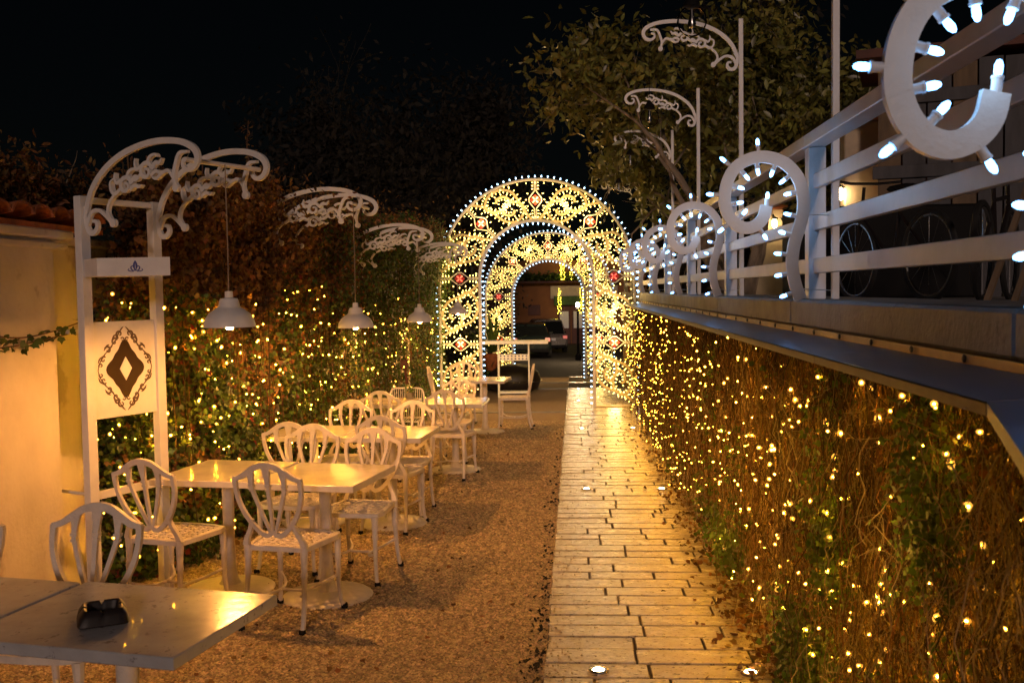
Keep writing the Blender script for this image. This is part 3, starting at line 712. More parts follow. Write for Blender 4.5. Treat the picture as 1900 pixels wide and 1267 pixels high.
# ------------------------------------------------------------------ shield-back chair
def chair_protos():
    P = {}
    # back frame lies on a leaning plane: y = yb(z)
    def yb(z): return -.195 - (z - .44) * .19
    def bend(mb):   # x,z from ribbon; lean plane
        mb.v = [(x, y + yb(z), z) for x, y, z in mb.v]; return mb
    b = MB()
    top = [(-.195, .825), (-.155, .834), (-.108, .862), (-.055, .893), (0, .902), (.055, .893), (.108, .862), (.155, .834), (.195, .825)]
    b.ribbon(top, [.020, .026, .030, .032, .034, .032, .030, .026, .020], .024, n=5)
    for s in (-1, 1):
        side = [(s * .188, .828), (s * .189, .76), (s * .176, .69), (s * .146, .62), (s * .100, .555), (s * .055, .518), (s * .028, .514), (0, .536)]
        b.ribbon(side, [.026, .022, .022, .024, .024, .026, .026, .024], .0215 + .0006 * s, n=5)
    P['back_frame'] = bend(b).mesh('back_frame', 'chair', False)
    sp = []
    for u in (-.095, 0, .095):
        b = MB(); v = u * .18
        b.ribbon([(u, .885 if u == 0 else .862), (u, .83), (u * 1.0, .785), (u * .93, .75), (u * .6, .65), (v, .535)], [.046, .030, .020, .020, .018, .014], .0175, n=6)
        b.ribbon([(u, .795), (u, .782)], [.030, .030], .026, n=2, smooth=False); b.ribbon([(u, .770), (u * .99, .760)], [.026, .026], .024, n=2, smooth=False)
        sp.append(bend(b).mesh('spindle', 'chair'))
    P['spindles'] = sp
    P['back_support'] = []
    for s in (-1, 1):
        b = MB()
        b.ribbon([(s * .170, .45), (s * .160, .49), (s * .132, .545), (s * .118, .60)], [.036, .026, .022, .016], .026, n=4)
        P['back_support'].append(bend(b).mesh('back_support', 'chair'))
    # seat
    b = MB(); rim = [(-.175, -.20), (.175, -.20), (.20, -.05), (.218, .12), (.20, .19), (.12, .215), (0, .222), (-.12, .215), (-.20, .19), (-.218, .12), (-.20, -.05)]
    n = len(rim); inner = [(x * .86, y * .86 + .002) for x, y in rim]
    for z0, z1 in ((.424, .452),):
        vs = [(x, y, z0) for x, y in rim] + [(x, y, z1 - .004) for x, y in rim] + [(x * .985, y * .985, z1) for x, y in rim] + [(x, y, z1) for x, y in inner] + [(x, y, z0) for x, y in inner]
        fs = []
        for l in range(5):
            for k in range(n): fs.append((l * n + k, l * n + (k + 1) % n, ((l + 1) % 5) * n + (k + 1) % n, ((l + 1) % 5) * n + k))
        b.add(vs, fs)
    def inside(x, y):
        c = False; j = n - 1
        for i in range(n):
            xi, yi = rim[i]; xj, yj = rim[j]; xi *= .93; yi *= .93; xj *= .93; yj *= .93
            if (yi > y) != (yj > y) and x < (xj - xi) * (y - yi) / (yj - yi + 1e-12) + xi: c = not c
            j = i
        return c
    seat = b
    lat = MB(); st = .040
    for d in (-1, 1):
        for i in range(-12, 13):
            pts = []
            for q in np.linspace(-.34, .34, 69):
                x = (q + i * st) * .7071 * 1.05; y = d * (q - i * st) * .7071 * .9
                if inside(x, y): pts.append((x, y, .444 + .0035 * d * math.cos(q / st * PI + i * PI)))
            if len(pts) > 3:
                pts = pts[::2] + ([pts[-1]] if len(pts) % 2 == 0 else [])
                lat.tube(pts, .0088, 4, flat=.45)
    P['seat'] = seat.mesh('seat', 'chair'); P['lattice'] = lat.mesh('lattice', 'chair', True)
    legs = []
    for s in (-1, 1):
        b = MB(); b.tube([(s * .178, .192, .43), (s * .180, .194, .395), (s * .181, .195, .33), (s * .181, .195, .30), (s * .181, .195, .285), (s * .182, .196, .15), (s * .190, .206, .05), (s * .202, .222, .012)],
                         [.024, .021, .017, .020, .016, .0135, .013, .015], 8)
        legs.append((b.mesh('leg', 'chair', True), (s * .202, .222, 0)))
        b = MB(); b.tube([(s * .165, -.192, .45), (s * .165, -.194, .39), (s * .166, -.197, .33), (s * .166, -.199, .30), (s * .167, -.200, .285), (s * .170, -.215, .15), (s * .174, -.240, .05), (s * .178, -.262, .012)],
                         [.024, .020, .017, .021, .016, .0145, .0135, .015], 8)
        legs.append((b.mesh('leg', 'chair', True), (s * .178, -.262, 0)))
    P['legs'] = legs
    f = MB(); f.lathe([(.019, 0), (.020, .006), (.019, .026), (.015, .03)], 8); P['foot'] = f.mesh('foot_cap', 'black', True)
    b = MB()
    for sx in (-1, 1):
        b.tube(catmull([(sx * .170, -.205, .20), (sx * .105, -.12, .165), (sx * .075, 0, .158), (sx * .11, .12, .165), (sx * .182, .195, .20)], 5), .0085, 6)
    b.tube([(-.076, 0, .158), (.076, 0, .158)], .008, 6)
    P['stretcher'] = b.mesh('stretcher', 'chair', True)
    return P
CPR = chair_protos()
def chair(x, y, rz, label, simple=False):
    """(x,y) centre of the seat, rz 0 = sitter looks along +Y"""
    g = gz(y); t = thing('chair', label, 'chair', (x, y, g), rz=rz, group='white cast metal shield back chairs')
    bf = link('back_frame', CPR['back_frame'], t)
    for s in CPR['spindles']: link('spindle', s, t)
    [link('back_support', q, t) for q in CPR['back_support']]
    st = link('seat', CPR['seat'], t); link('lattice', CPR['lattice'], st)
    for me, p in CPR['legs']:
        l = link('leg', me, t); link('foot_cap', CPR['foot'], l, p)
    link('stretcher', CPR['stretcher'], t)
def chair_at_ears(ex, ey, deg, label):
    a = r(deg); chair(ex - math.sin(a) * .265, ey + math.cos(a) * .265, a, label)
chair_at_ears(-2.36, 5.27, -14, 'shield back chair seen from behind before the vine side of the first full table row')
chair_at_ears(-1.625, 5.12, -11, 'shield back chair wholly in view from behind, front of the glossy table, largest whole chair')
chair_at_ears(-1.82, 6.76, 172, 'pale chair facing the camera behind the seam of the first full table row')
chair_at_ears(-1.345, 6.52, 170, 'pale chair facing the camera at the lane corner of the glossy table')
chair_at_ears(-2.06, 7.02, -4, 'chair seen from behind at the vine side of the second table row')
chair_at_ears(-1.47, 7.41, -8, 'chair seen from behind at the lane side of the second table row')
chair_at_ears(-1.97, 8.62, 174, 'chair facing the camera beyond the vine side of the second table row')
chair_at_ears(-1.40, 8.48, 173, 'chair facing the camera beyond the lane side of the second table row')
chair_at_ears(-1.92, 9.70, -6, 'brownish chair seen from behind at the vine side of the third table row')
chair_at_ears(-1.29, 9.78, -8, 'chair seen from behind with full legs, lane side of the third row')
chair_at_ears(-1.98, 3.96, 176, 'chair back rising beyond the ashtray table, its seat showing under the table edge')
chair_at_ears(-2.545, 3.93, 174, 'chair back cut off by the left edge beyond the nearest tables')
chair_at_ears(-1.33, 11.35, 172, 'chair facing the camera beyond the lane side of the third table row')
chair_at_ears(-.60, 14.10, 88, 'chair standing side-on on open gravel right of the farthest table')
chair_at_ears(-2.02, 13.75, -88, 'chair seen edge-on left of the farthest table')
chair_at_ears(-1.66, 14.75, 176, 'chair facing the camera beyond the farthest table, against arch lights')
# wire chair with vertical bars
t = thing('wire_chair', 'white wire chair with thin vertical bars behind the third table row', 'chair', (-1.98, 11.35, gz(11.35)), rz=PI)
b = MB(); b.tube(catmull([(-.20, -.2, .44), (-.205, -.235, .62), (-.19, -.26, .74), (-.14, -.27, .775), (0, -.272, .78), (.14, -.27, .775), (.19, -.26, .74), (.205, -.235, .62), (.20, -.2, .44)], 4), .010, 6); b.build('back_frame', 'white', t, smooth=True)
bm_ = MB(); bm_.tube([(0, -.2, .45), (0, -.24, .62), (0, -.268, .775)], .004, 4); bm_ = bm_.mesh('bar', 'white')
for k in range(-7, 8): link('bar', bm_, t, (k * .025, 0, 0))
b = MB(); b.tube([(-.2, -.2, .44), (-.2, .2, .44), (.2, .2, .44), (.2, -.2, .44), (-.2, -.2, .44)], .010, 6)
for k in range(-6, 7): b.tube([(k * .03, -.2, .444), (k * .03, .2, .444)], .004, 4)
b.build('seat', 'white', t)
for sx in (-1, 1):
    for sy in (-1, 1):
        b = MB(); b.tube([(sx * .2, sy * .2, .44), (sx * .22, sy * .24, 0)], .009, 6); b.build('leg', 'white', t)

# ------------------------------------------------------------------ small plants by the third table, garden tool
t = thing('broom', 'reddish wooden handle leaning on the ivy beside the third table row', 'broom', (-2.05, 12.6, gz(12.6)))
b = MB(); b.tube([(0, 0, .06), (-.14, .12, .95)], .018, 6); b.build('handle', 'darkwood', t); b = MB(); b.box((-.15, .125, 1.0), (.10, .03, .12), bev=.008); b.build('head', 'darkwood', t)
pt = thing('potted_plant', 'little yellow green plants on the vine side table of the third row', 'plant', (-1.78, 10.62, gz(10.5) + .74))
b = MB(); b.lathe([(.035, 0), (.045, .07), (.048, .075), (.04, .076)], 12); b.build('pot', 'chrome', pt, smooth=True)
leaves('leaf', rng.normal(size=(40, 3)) * (.03, .03, .02) + (0, 0, .10), .05, 'green2', pt, shape='long', outward=(0, 0, 1), droop=-.8, kind='stuff')

# ------------------------------------------------------------------ vines on the left wall
def face_x(y): return np.interp(y, [5.3, 5.95, 6.5, 7.5, 17.5], [-3.02, -2.93, -2.68, -2.56, -2.42])
def vnoise(y, z, sc_=1.0):
    return (np.sin(y * 2.3 * sc_ + 1.3) * np.cos(z * 3.1 * sc_ + y) + .6 * np.sin(y * 5.1 * sc_ + z * 4.2) + .4 * np.sin(z * 7.7 - y * 3.3)) / 2
lv = thing('climbing_vine', 'tall ivy and withered creeper covering the garden wall on the left', 'vine', (-2.9, 11, gz(11)))
def lput(o):
    if o is not None: o.location = -Vector((-2.9, 11, gz(11)))
n = 98000
u = rng.random(n); y = 1 / (1 / 5.92 - u * (1 / 5.92 - 1 / 17.6))
ztop = 2.40 + .028 * (y - 6) + .13 * np.sin(y * 2.1) + .09 * np.sin(y * 5.3 + 1) - np.clip(6.3 - y, 0, 1) * .25
z = gz(10) * 0 + (-.018 * y) + (ztop + .018 * y) * rng.random(n) ** .9
dep = rng.random(n)
x = face_x(y) + .16 + .10 * vnoise(y, z) + (.16 * np.clip((z - 1.2), 0, 1.4)) - dep * .24 + rng.normal(size=n) * .03
hole = (vnoise(y * 1.7, z * 1.3, 1.6) > .62) & (z < 1.6); keep = ~hole | (rng.random(n) < .25)
# open patch behind the nearest frame, where the wall shows
keep &= ~((y < 5.95) & (z < 1.9) & (rng.random(n) < .55 * np.clip((6.0 - y) * 2, 0, 1)))
x, y, z = x[keep], y[keep], z[keep]; n = len(x); P = np.stack([x, y, z], 1)
wither = np.clip((z - 1.15 + .35 * vnoise(y * .9, z * .8)) / .8, 0, 1) * np.clip((11.0 - y) / 3.5, .0, 1) * 1.15 + .10 + .35 * (vnoise(y * .7, z * 1.1, 1.3) > .35) * np.clip((12 - y) / 2, 0, 1)
q = rng.random(n); isb = q < wither; isr = (~isb) & (rng.random(n) < .03 * (y < 9)); isg = ~isb & ~isr
isg2 = isg & (rng.random(n) < .3)
sz = .020 + .030 * rng.random(n)
outw = (1.2, -.5, .5)
for msk, m, shp in ((isb, 'brown', 'ivy'), (isr, 'red', 'ivy'), (isg & ~isg2, 'green', 'ivy'), (isg2, 'green2', 'ivy')):
    lput(leaves('foliage', P[msk], sz[msk], m, lv, shape=shp, outward=outw, kind='stuff'))
def strands(X, Y, Z0, Z1, r0, jit, seg=9, m='stem', n=3):
    """many thin hanging stems as one mesh (numpy)"""
    k = len(X); t = np.linspace(0, 1, seg)
    Zs = Z0[:, None] + (Z1 - Z0)[:, None] * t[None]
    ph = rng.random((k, 4)) * 6.28
    wx = np.cumsum(rng.normal(size=(k, seg)) * jit * .6, 1); wy = np.cumsum(rng.normal(size=(k, seg)) * jit, 1)
    Xs = X[:, None] + wx - wx[:, :1]; Ys = Y[:, None] + wy + .03 * np.sin(t * 5 + ph[:, :1])
    C = np.stack([Xs, Ys, Zs], 2)
    ang = np.arange(n) * 2 * PI / n
    off = np.stack([np.cos(ang), np.sin(ang), 0 * ang], 1)
    V = C[:, :, None, :] + off[None, None] * (r0[:, None, None, None] * (1 - .5 * t)[None, :, None, None])
    idx = np.arange(k * seg * n).reshape(k, seg, n)
    a = idx[:, :-1, :]; b_ = np.roll(a, -1, 2); c = idx[:, 1:, :]; d = np.roll(c, -1, 2)
    F = np.stack([a, b_, d, c], -1).reshape(-1, 4)
    return V.reshape(-1, 3), F, C
k = 420; Y_ = 1 / (1 / 6.1 - rng.random(k) * (1 / 6.1 - 1 / 17.)); V, F, _ = strands(face_x(Y_) + .02 + .12 * rng.random(k), Y_, 2.3 + .3 * rng.random(k), rng.random(k) * 1.2, .003 + .004 * rng.random(k), .03)
lput(link('stems', npmesh('stems', V, F, 'stem'), lv, kind='stuff'))
# wispy growth standing above the wall
n = 9000; y = 5.2 + rng.random(n) ** 1.3 * 11; x = face_x(y) - .05 + rng.normal(size=n) * .32; z = 2.22 + np.abs(rng.normal(size=n)) * .13 + .07 * np.sin(y * 3.1) + .028 * (y - 5)
x = np.where(y < 6.6, np.minimum(x, -2.92), x); lput(leaves('upper_foliage', np.stack([x, y, z], 1), .03 + .035 * rng.random(n), 'brown', lv, shape='long', kind='stuff'))
b = MB()
for k in range(60):
    y0 = 5.3 + random.random() * 11; x0 = float(face_x(y0)) + random.uniform(-.3, .15); p = Vector((x0, y0, 2.3)); pts = [tuple(p)]
    d = Vector((random.uniform(-.5, .5), random.uniform(-.5, .5), 1)).normalized()
    for s in range(6): d = (d + Vector([random.gauss(0, .25) for _ in range(3)])).normalized(); p = p + d * random.uniform(.03, .08); pts.append(tuple(p))
    b.tube(pts, [.006 - .0008 * s for s in range(7)], 4)
o = b.build('twigs', 'twig', lv); lput(o); o['kind'] = 'stuff'
# hanging garland on the white wall at far left
gl = thing('ivy_garland', 'thin dark ivy trail hanging in a curve across the white wall at far left', 'vine', (-2.86, 4.6, 1.6))
for (pa, dz) in ((((-2.86, 3.6, 1.70), (-2.86, 4.3, 1.585), (-2.855, 4.9, 1.50), (-2.86, 5.3, 1.515), (-2.80, 5.5, 1.56)), 0), (((-2.86, 3.6, 1.66), (-2.86, 4.2, 1.49), (-2.855, 4.8, 1.455), (-2.86, 5.2, 1.475), (-2.82, 5.45, 1.50)), 0)):
    b = MB(); pts = catmull(pa, 8); b.tube(pts, .0035, 4); b.build('stem', 'stem', gl, loc=(2.86, -4.6, -1.6))
    Q = resample(pts, .03); Q = Q + rng.normal(size=Q.shape) * (.008, .01, .012)
    leaves('foliage', Q, .03 + .02 * rng.random(len(Q)), 'green', gl, loc=(2.86, -4.6, -1.6), outward=(1, 0, 0), droop=1, kind='stuff')
# creeper over the top of the wall left of the frame
n = 2600; y = 3.9 + rng.random(n) * 2.2; x = -3.05 + rng.normal(size=n) * .22; z = 2.18 + .10 * np.sin(y * 4) + np.abs(rng.normal(size=n)) * .10 + .25 * np.clip(y - 4.6, 0, 1) * .3
x = np.minimum(x, -2.90 - .1 * rng.random(n)); hd = leaves('bramble', np.stack([x, y, z], 1), .025 + .04 * rng.random(n), 'brown', shape='long', kind='stuff'); tag(hd, 'orange brown withered creeper spilling over the terracotta tiles', 'creeper')

# ------------------------------------------------------------------ fairy lights
fb_near = capsule(.0031, .008, 6).mesh('bulb', 'e_fairy')
fb_shell = MB(); fb_shell.lathe([(.0001, -.008), (.006, -.005), (.0088, .001), (.0085, .008), (.005, .014), (.0001, .017)], 8); fb_shell = fb_shell.mesh('halo_shell', 'halo_shell', True)  # glowing halo shell added round each bulb core
def fill_light(parent, loc, watts, col, soft):  # unseen point lamps added off the vines to boost the fairy bulbs
    ld = bpy.data.lights.new('bulb_fill', 'POINT'); ld.energy = watts; ld.color = col; ld.shadow_soft_size = soft
    lo = bpy.data.objects.new('bulb_fill', ld); COL.objects.link(lo); lo.parent = parent; lo.location = loc
def fairy(name, label, P, mname, off, near=300, size=1.0):
    """P sorted by distance"""
    t = thing(name, label, 'string lights', off)
    for p in P[:near]:
        s = size * random.choice((.55, .8, 1, 1.1, 1.35))
        o = link('bulb', fb_near, t, tuple(Vector(p) - Vector(off)), rot=(random.uniform(0, 6), random.uniform(0, 6), 0), scale=(s, s, s)); link('halo_shell', fb_shell, o)
    if len(P) > near:
        Q = np.array(P[near:]) - np.array(off); k = len(Q)
        o8 = np.array([(1, 0, 0), (0, 1, 0), (-1, 0, 0), (0, -1, 0), (0, 0, 1), (0, 0, -1)]) * .0043 * size
        sc_ = np.clip(Q[:, 1] * 0 + 1 + .03 * (np.array(P[near:])[:, 1] - 6), 1, 1.35) * (.8 + .5 * rng.random(k))
        V = (Q[:, None] + o8[None] * sc_[:, None, None]).reshape(-1, 3)
        F0 = np.array([(0, 1, 4), (1, 2, 4), (2, 3, 4), (3, 0, 4), (1, 0, 5), (2, 1, 5), (3, 2, 5), (0, 3, 5)])
        F = (F0[None] + (np.arange(k) * 6)[:, None, None]).reshape(-1, 3)
        link('bulb', npmesh('bulb', V, F, mname), t, kind='stuff')
        V = (Q[:, None] + o8[None] * sc_[:, None, None] * 2.2).reshape(-1, 3); link('halo_shell', npmesh('halo_shell', V, F, 'halo_shell'), t, kind='stuff')
    return t
# right wall strands
pts = []; wires = []
yk = 1.7
while yk < 17.5:
    xk = .93; z = 1.40; p = [xk, yk, z]
    wl = [tuple(p)]
    zz = 1.42 - random.random() * .1
    while zz > gz(yk) + .05:
        q = (.925 + .04 * math.sin(yk * 2 + zz * 3) + (random.choice((0, .05, .09, .11)) if yk < 5.5 else random.choice((0, 0, .04, .09))) + random.gauss(0, .016), yk + random.gauss(0, .035), zz); wl.append(q)
        if random.random() < (.80 if yk < 6 else .62): pts.append((q[0] - .006, q[1], q[2]))
        zz -= random.uniform(.07, .17)
    wires.append(wl); yk += random.uniform(.12, .30)
for k in range(75):       # bunches where the cable loops
    y0 = random.uniform(1.8, 8.5) if k < 50 else random.uniform(8, 16); z0 = random.uniform(gz(y0) + .05, 1.35)
    for q in range(random.choice((1, 2, 3, 4))): pts.append((random.uniform(.90, 1.02), y0 + random.gauss(0, .05), max(gz(y0) + .04, min(1.40, z0 + random.gauss(0, .05)))))
pts.sort(key=lambda p: p[1])
fr_ = fairy('fairy_lights', 'amber fairy lights hanging all over the dry vines right of the path', pts, 'e_fairyfar', (.93, 8, .6))
for k in range(22):
    yq = 2.2 + k * .66; fill_light(fr_, (.80 - .93, yq - 8, (1.05 if k % 2 else .35) - .02 * yq - .6), 1.9, (1, .45, .05), .12)
b = MB()
for wl in wires: b.tube(wl, .0014, 3, cap=False)
b.build('wires', 'black', fr_, loc=(-.93, -8, -.6)); 
# left wall
pl = []
n = 400; u = rng.random(n); y = 1 / (1 / 5.6 - u * (1 / 5.6 - 1 / 17.)); zt = 1.75 - .03 * (y - 6) + .12 * np.sin(y * 1.7); z = -.018 * y + .1 + (zt + .018 * y - .1) * rng.random(n) ** .8
x = face_x(y) + .17 + .10 * vnoise(y, z) + .16 * np.clip(z - 1.2, 0, 1.4) + rng.normal(size=n) * .045 + .015
pl = sorted([tuple(q) for q in np.stack([x, y, z], 1)], key=lambda p: p[1])
fl_ = fairy('fairy_lights', 'amber fairy lights scattered through the ivy on the left wall', pl, 'e_fairyfar', (-2.6, 10, .6))

for k in range(14):
    yq = 6.2 + k * .78; fill_light(fl_, (float(face_x(yq)) + .52 + 2.6, yq - 10, (1.25 if k % 2 else .6) - .02 * yq - .6), 1.7, (1, .48, .07), .12)
# ------------------------------------------------------------------ dry hanging vines on the right wall
rv = thing('hanging_vines', 'curtain of dry brown hanging vines under the metal ledge right of the path', 'vine', (1.0, 9, gz(9)))
offr = -Vector((1.0, 9, gz(9)))
k = 2300; Y_ = 1.5 + rng.random(k) * 16.5; Y_[:700] = 1.5 + rng.random(700) * 4; Y_[:700] += .05 * np.sin(Y_[:700] * 40)
Z0 = 1.44 - .05 * rng.random(k); Z1 = -.018 * Y_ + np.where(rng.random(k) < .6, 0.0, rng.random(k) * 1.0)
V, F, Cc = strands(1.09 - .17 * rng.random(k) ** 1.4, Y_, Z0, Z1, .0010 + .0022 * rng.random(k) ** 2 + .0003 * (Y_ > 6), .034, seg=18)
link('dry_stems', npmesh('dry_stems', V, F, 'stem'), rv, loc=offr, kind='stuff')
k = 60; Y_ = 1 / (1 / 1.6 - rng.random(k) * (1 / 1.6 - 1 / 17.)); V, F, Cc = strands(.98 - .13 * rng.random(k), Y_, .9 + .5 * rng.random(k), -.018 * Y_ + rng.random(k) * .5, .001 + .0016 * rng.random(k), .03, seg=20, n=4)
link('thick_stems', npmesh('thick_stems', V, F, 'twig'), rv, loc=offr, kind='stuff')
b = MB()
for k in range(1300):     # curled cross twigs
    y0 = 1 / (1 / 1.7 - random.random() * (1 / 1.7 - 1 / 14.)); p = Vector((random.uniform(.88, 1.0), y0, random.uniform(.0, 1.35))); d = Vector((random.gauss(0, .25), random.gauss(0, 1), random.gauss(0, .9))).normalized(); pp = [tuple(p)]
    for s in range(6):
        d = (d + Vector([random.gauss(0, .3) * .5, random.gauss(0, .3), random.gauss(-.08, .3)])).normalized(); p = p + d * random.uniform(.025, .06); p.x = max(.84, p.x); p.z = min(1.43, p.z); pp.append(tuple(p))
    b.tube(pp, random.uniform(.0007, .0018), 3)
o = b.build('twigs', 'twig', rv, loc=offr); o['kind'] = 'stuff'
n = 22000; Yv = 1 / (1 / 1.6 - rng.random(n) * (1 / 1.6 - 1 / 17.5)); Zv = -.018 * Yv + rng.random(n) ** 1.1 * 1.45; Xv = .95 + .08 * vnoise(Yv * 2, Zv * 2) + rng.random(n) * .13 - .10 * np.clip(.35 - Zv, 0, .35)
gm = (vnoise(Yv * 1.1 + 2, Zv * .8, 1.1) > .38)
for cy_, cz_, ry_, rz_ in ((2.75, 1.15, .16, .34), (4.1, .20, .35, .22), (3.7, .75, .16, .25), (2.6, .6, .12, .2), (3.3, .15, .4, .15), (6.2, .15, .5, .2), (7.6, .2, .5, .2)):
    gm |= ((Yv - cy_) / ry_) ** 2 + ((Zv - cz_) / rz_) ** 2 < 1
kp = rng.random(n) < np.where(gm, .75, .42)
Pv = np.stack([Xv, Yv, Zv], 1)
leaves('foliage', Pv[gm & kp] - (.04, 0, 0), ((.022 + .024 * rng.random(n)) * np.interp(Yv, [2, 7], [.5, 1]))[gm & kp], 'green2', rv, loc=offr, outward=(-1, -.3, .3), kind='stuff')
leaves('withered_foliage', Pv[~gm & kp], ((.012 + .022 * rng.random(n)) * np.interp(Yv, [2, 7], [.7, 1]))[~gm & kp], 'brown', rv, loc=offr, outward=(-.7, 0, 0), spread=1.2, droop=1, kind='stuff')
for cy_, cz_, s_, kk_ in ((2.72, 1.15, (.04, .14, .20), 900), (4.15, .16, (.05, .30, .14), 1500), (3.72, .72, (.04, .12, .14), 600), (6.5, .1, (.06, .6, .1), 500)):
    G_ = rng.normal(size=(kk_, 3)) * np.array(s_) * .75 + (.93, cy_, cz_); G_ = G_[(G_[:, 2] < 1.40) & (G_[:, 2] > -.018 * G_[:, 1])]; kk_ = len(G_)
    leaves('foliage', G_, (.022 + .024 * rng.random(kk_)) * np.interp(cy_, [2, 7], [.55, 1]), 'green2', rv, loc=offr, outward=(-1, -.3, .3), kind='stuff')

# ------------------------------------------------------------------ light arches
def arch(cx, y, label):
    zb = gz(y) ; t = thing('light_arch', label, 'light arch', (cx, y, zb), group='tall arches of bulbs over the lane')
    HS = 2.22; RO, RI = 1.640, .955
    def rim(Rr, name, wd, th):
        P = [(-Rr, 0.0), (-Rr, HS * .5), (-Rr, HS)] + [(Rr * math.cos(PI - a), HS + Rr * math.sin(PI - a)) for a in np.linspace(0, PI, 49)[1:-1]] + [(Rr, HS), (Rr, HS * .5), (Rr, 0.0)]
        b = MB(); b.ribbon(P, wd, th, smooth=False); b.build(name, 'white', t); return P
    Po = rim(RO, 'outer_rim', .035, .055); Pi = rim(RI, 'inner_rim', .045, .085)
    # unit mapping
    units = []
    ri, ro = RI + .02, RO - .02
    for half in (-1, 1):
        for k in range(4):
            def f(s, t_, k=k, half=half):
                if half > 0: pass
                if k < 2:
                    z_ = HS * .5 * (k + s); rr = ri + (ro - ri) * t_; return (half * rr, z_)
                a = (PI / 4) * (k - 2 + s); rr = ri + (ro - ri) * t_
                return (half * rr * math.cos(a), HS + rr * math.sin(a))
            units.append(f)
    A = [(.09, 1.0), (.17, .84), (.24, .62), (.29, .40), (.36, .18), (.51, .04), (.69, .08), (.79, .27), (.75, .45), (.61, .55), (.47, .49), (.42, .36), (.48, .25), (.58, .24), (.62, .33)]
    scroll = MB(); warm = []
    def samp(P, off, sp, both=True):
        Q = resample(P, sp)
        for i in range(len(Q)):
            tg = Q[min(i + 1, len(Q) - 1)] - Q[max(0, i - 1)]; tg /= np.linalg.norm(tg) + 1e-9; nn = np.array([-tg[1], tg[0]])
            for sg in ((1, -1) if both else (1,)):
                p = Q[i] + nn * off * sg
                rr = math.hypot(p[0], max(0, p[1] - HS))
                if p[1] < .04 or rr < RI + .03 or rr > RO - .03: continue
                warm.append((p, nn * sg))
    kz = 0
    for f in units:
        for flip in (0, 1):
            P = [f(a, b_) if not flip else f(1 - a, 1 - b_) for a, b_ in A]
            kz += 1; b = MB(); b.ribbon(P, .038, .016 + (kz % 7) * .0006, n=4); b.build('scroll', 'cream', t)
            samp(catmull(P, 8), .040, .078)
    for Rr, sg_ in ((RI + .055, 1), (RO - .055, -1)):      # warm rows inside both rims
        P = [(-Rr, 0.05), (-Rr, HS)] + [(Rr * math.cos(PI - a), HS + Rr * math.sin(PI - a)) for a in np.linspace(0, PI, 49)[1:-1]] + [(Rr, HS), (Rr, .05)]
        Q = resample(P, .15)
        for i in range(1, len(Q) - 1):
            tg = Q[i + 1] - Q[i - 1]; tg /= np.linalg.norm(tg); nn = np.array([-tg[1], tg[0]]) * sg_; warm.append((Q[i], nn))
    # bars with red stars
    bars = []
    for half in (-1, 1):
        bars += [((half * ri, HS * .5), (half * ro, HS * .5)), ((half * ri, HS), (half * ro, HS)), ((half * ri * math.cos(PI / 4), HS + ri * math.sin(PI / 4)), (half * ro * math.cos(PI / 4), HS + ro * math.sin(PI / 4)))]
        bars.append(((half * ri, .03), (half * ro, .03)))
    bars.append(((0, HS + ri), (0, HS + ro)))
    starf = MB(); 
    for q in range(4):
        a = PI / 4 + q * PI / 2
        starf.ribbon([(.012 * math.cos(a), .012 * math.sin(a)), (.062 * math.cos(a), .062 * math.sin(a))], [.012, .022], .03, smooth=False)
    sm_ = starf.mesh('star_tube', 'e_red')
    dm = MB(); dm.add([(.095, 0, 0), (0, 0, .095), (-.095, 0, 0), (0, 0, -.095), (.095, .012, 0), (0, .012, .095), (-.095, .012, 0), (0, .012, -.095)], [(3, 2, 1, 0), (4, 5, 6, 7), (0, 1, 5, 4), (1, 2, 6, 5), (2, 3, 7, 6), (3, 0, 4, 7)]); dm = dm.mesh('star_plate', 'redplastic')
    for n_, (a, c) in enumerate(bars):
        a = np.array(a); c = np.array(c); d = (c - a) / np.linalg.norm(c - a); nn = np.array([-d[1], d[0]]); mid = (a + c) / 2
        if a[1] < .1:
            b = MB(); b.ribbon([tuple(a), tuple(c)], .03, .03, smooth=False); b.build('base_bar', 'cream', t); continue
        b = MB()
        for sg in (-1, 1):
            b.ribbon([tuple(a + nn * .012 * sg), tuple(mid - d * .15 + nn * .014 * sg), tuple(mid - d * .03 + nn * .105 * sg), tuple(mid + d * .03 + nn * .105 * sg), tuple(mid + d * .15 + nn * .014 * sg), tuple(c + nn * .012 * sg)], .014, .021 + sg * .0007, smooth=False)
        b.build('star_bar', 'white', t)
        o = link('star_plate', dm, t, (mid[0], 0, mid[1])); link('star_tube', sm_, o, (0, -.012, 0))
        for s in (.06, .14, .22, .78, .86, .94):
            p = a + (c - a) * s
            for sg in (-1, 1): warm.append((p + nn * .045 * sg, nn * sg))
        for s in (.34, .5, .66):
            p = a + (c - a) * s
            for sg in (-1, 1): warm.append((p + nn * (.125 if s != .5 else .15) * sg, nn * sg))
    cb = capsule(.0085, .030, 6, -.008).mesh('bulb', 'e_cool')
    wb = capsule(.0058, .026, 6, -.008).mesh('bulb', 'e_warm')
    cnt = 0
    for P, sg, sp in ((Po, 1, .104), (Pi, -1, .094)):
        Q = resample(P, sp)
        for i in range(1, len(Q) - 1):
            tg = Q[i + 1] - Q[i - 1]; tg /= np.linalg.norm(tg); nn = np.array([-tg[1], tg[0]]) * sg
            p = Q[i] + nn * .045
            o = link('bulb', cb, t, (p[0], -.01, p[1])); o.rotation_euler = rotm((nn[0], -.15, nn[1])).to_euler(); cnt += 1
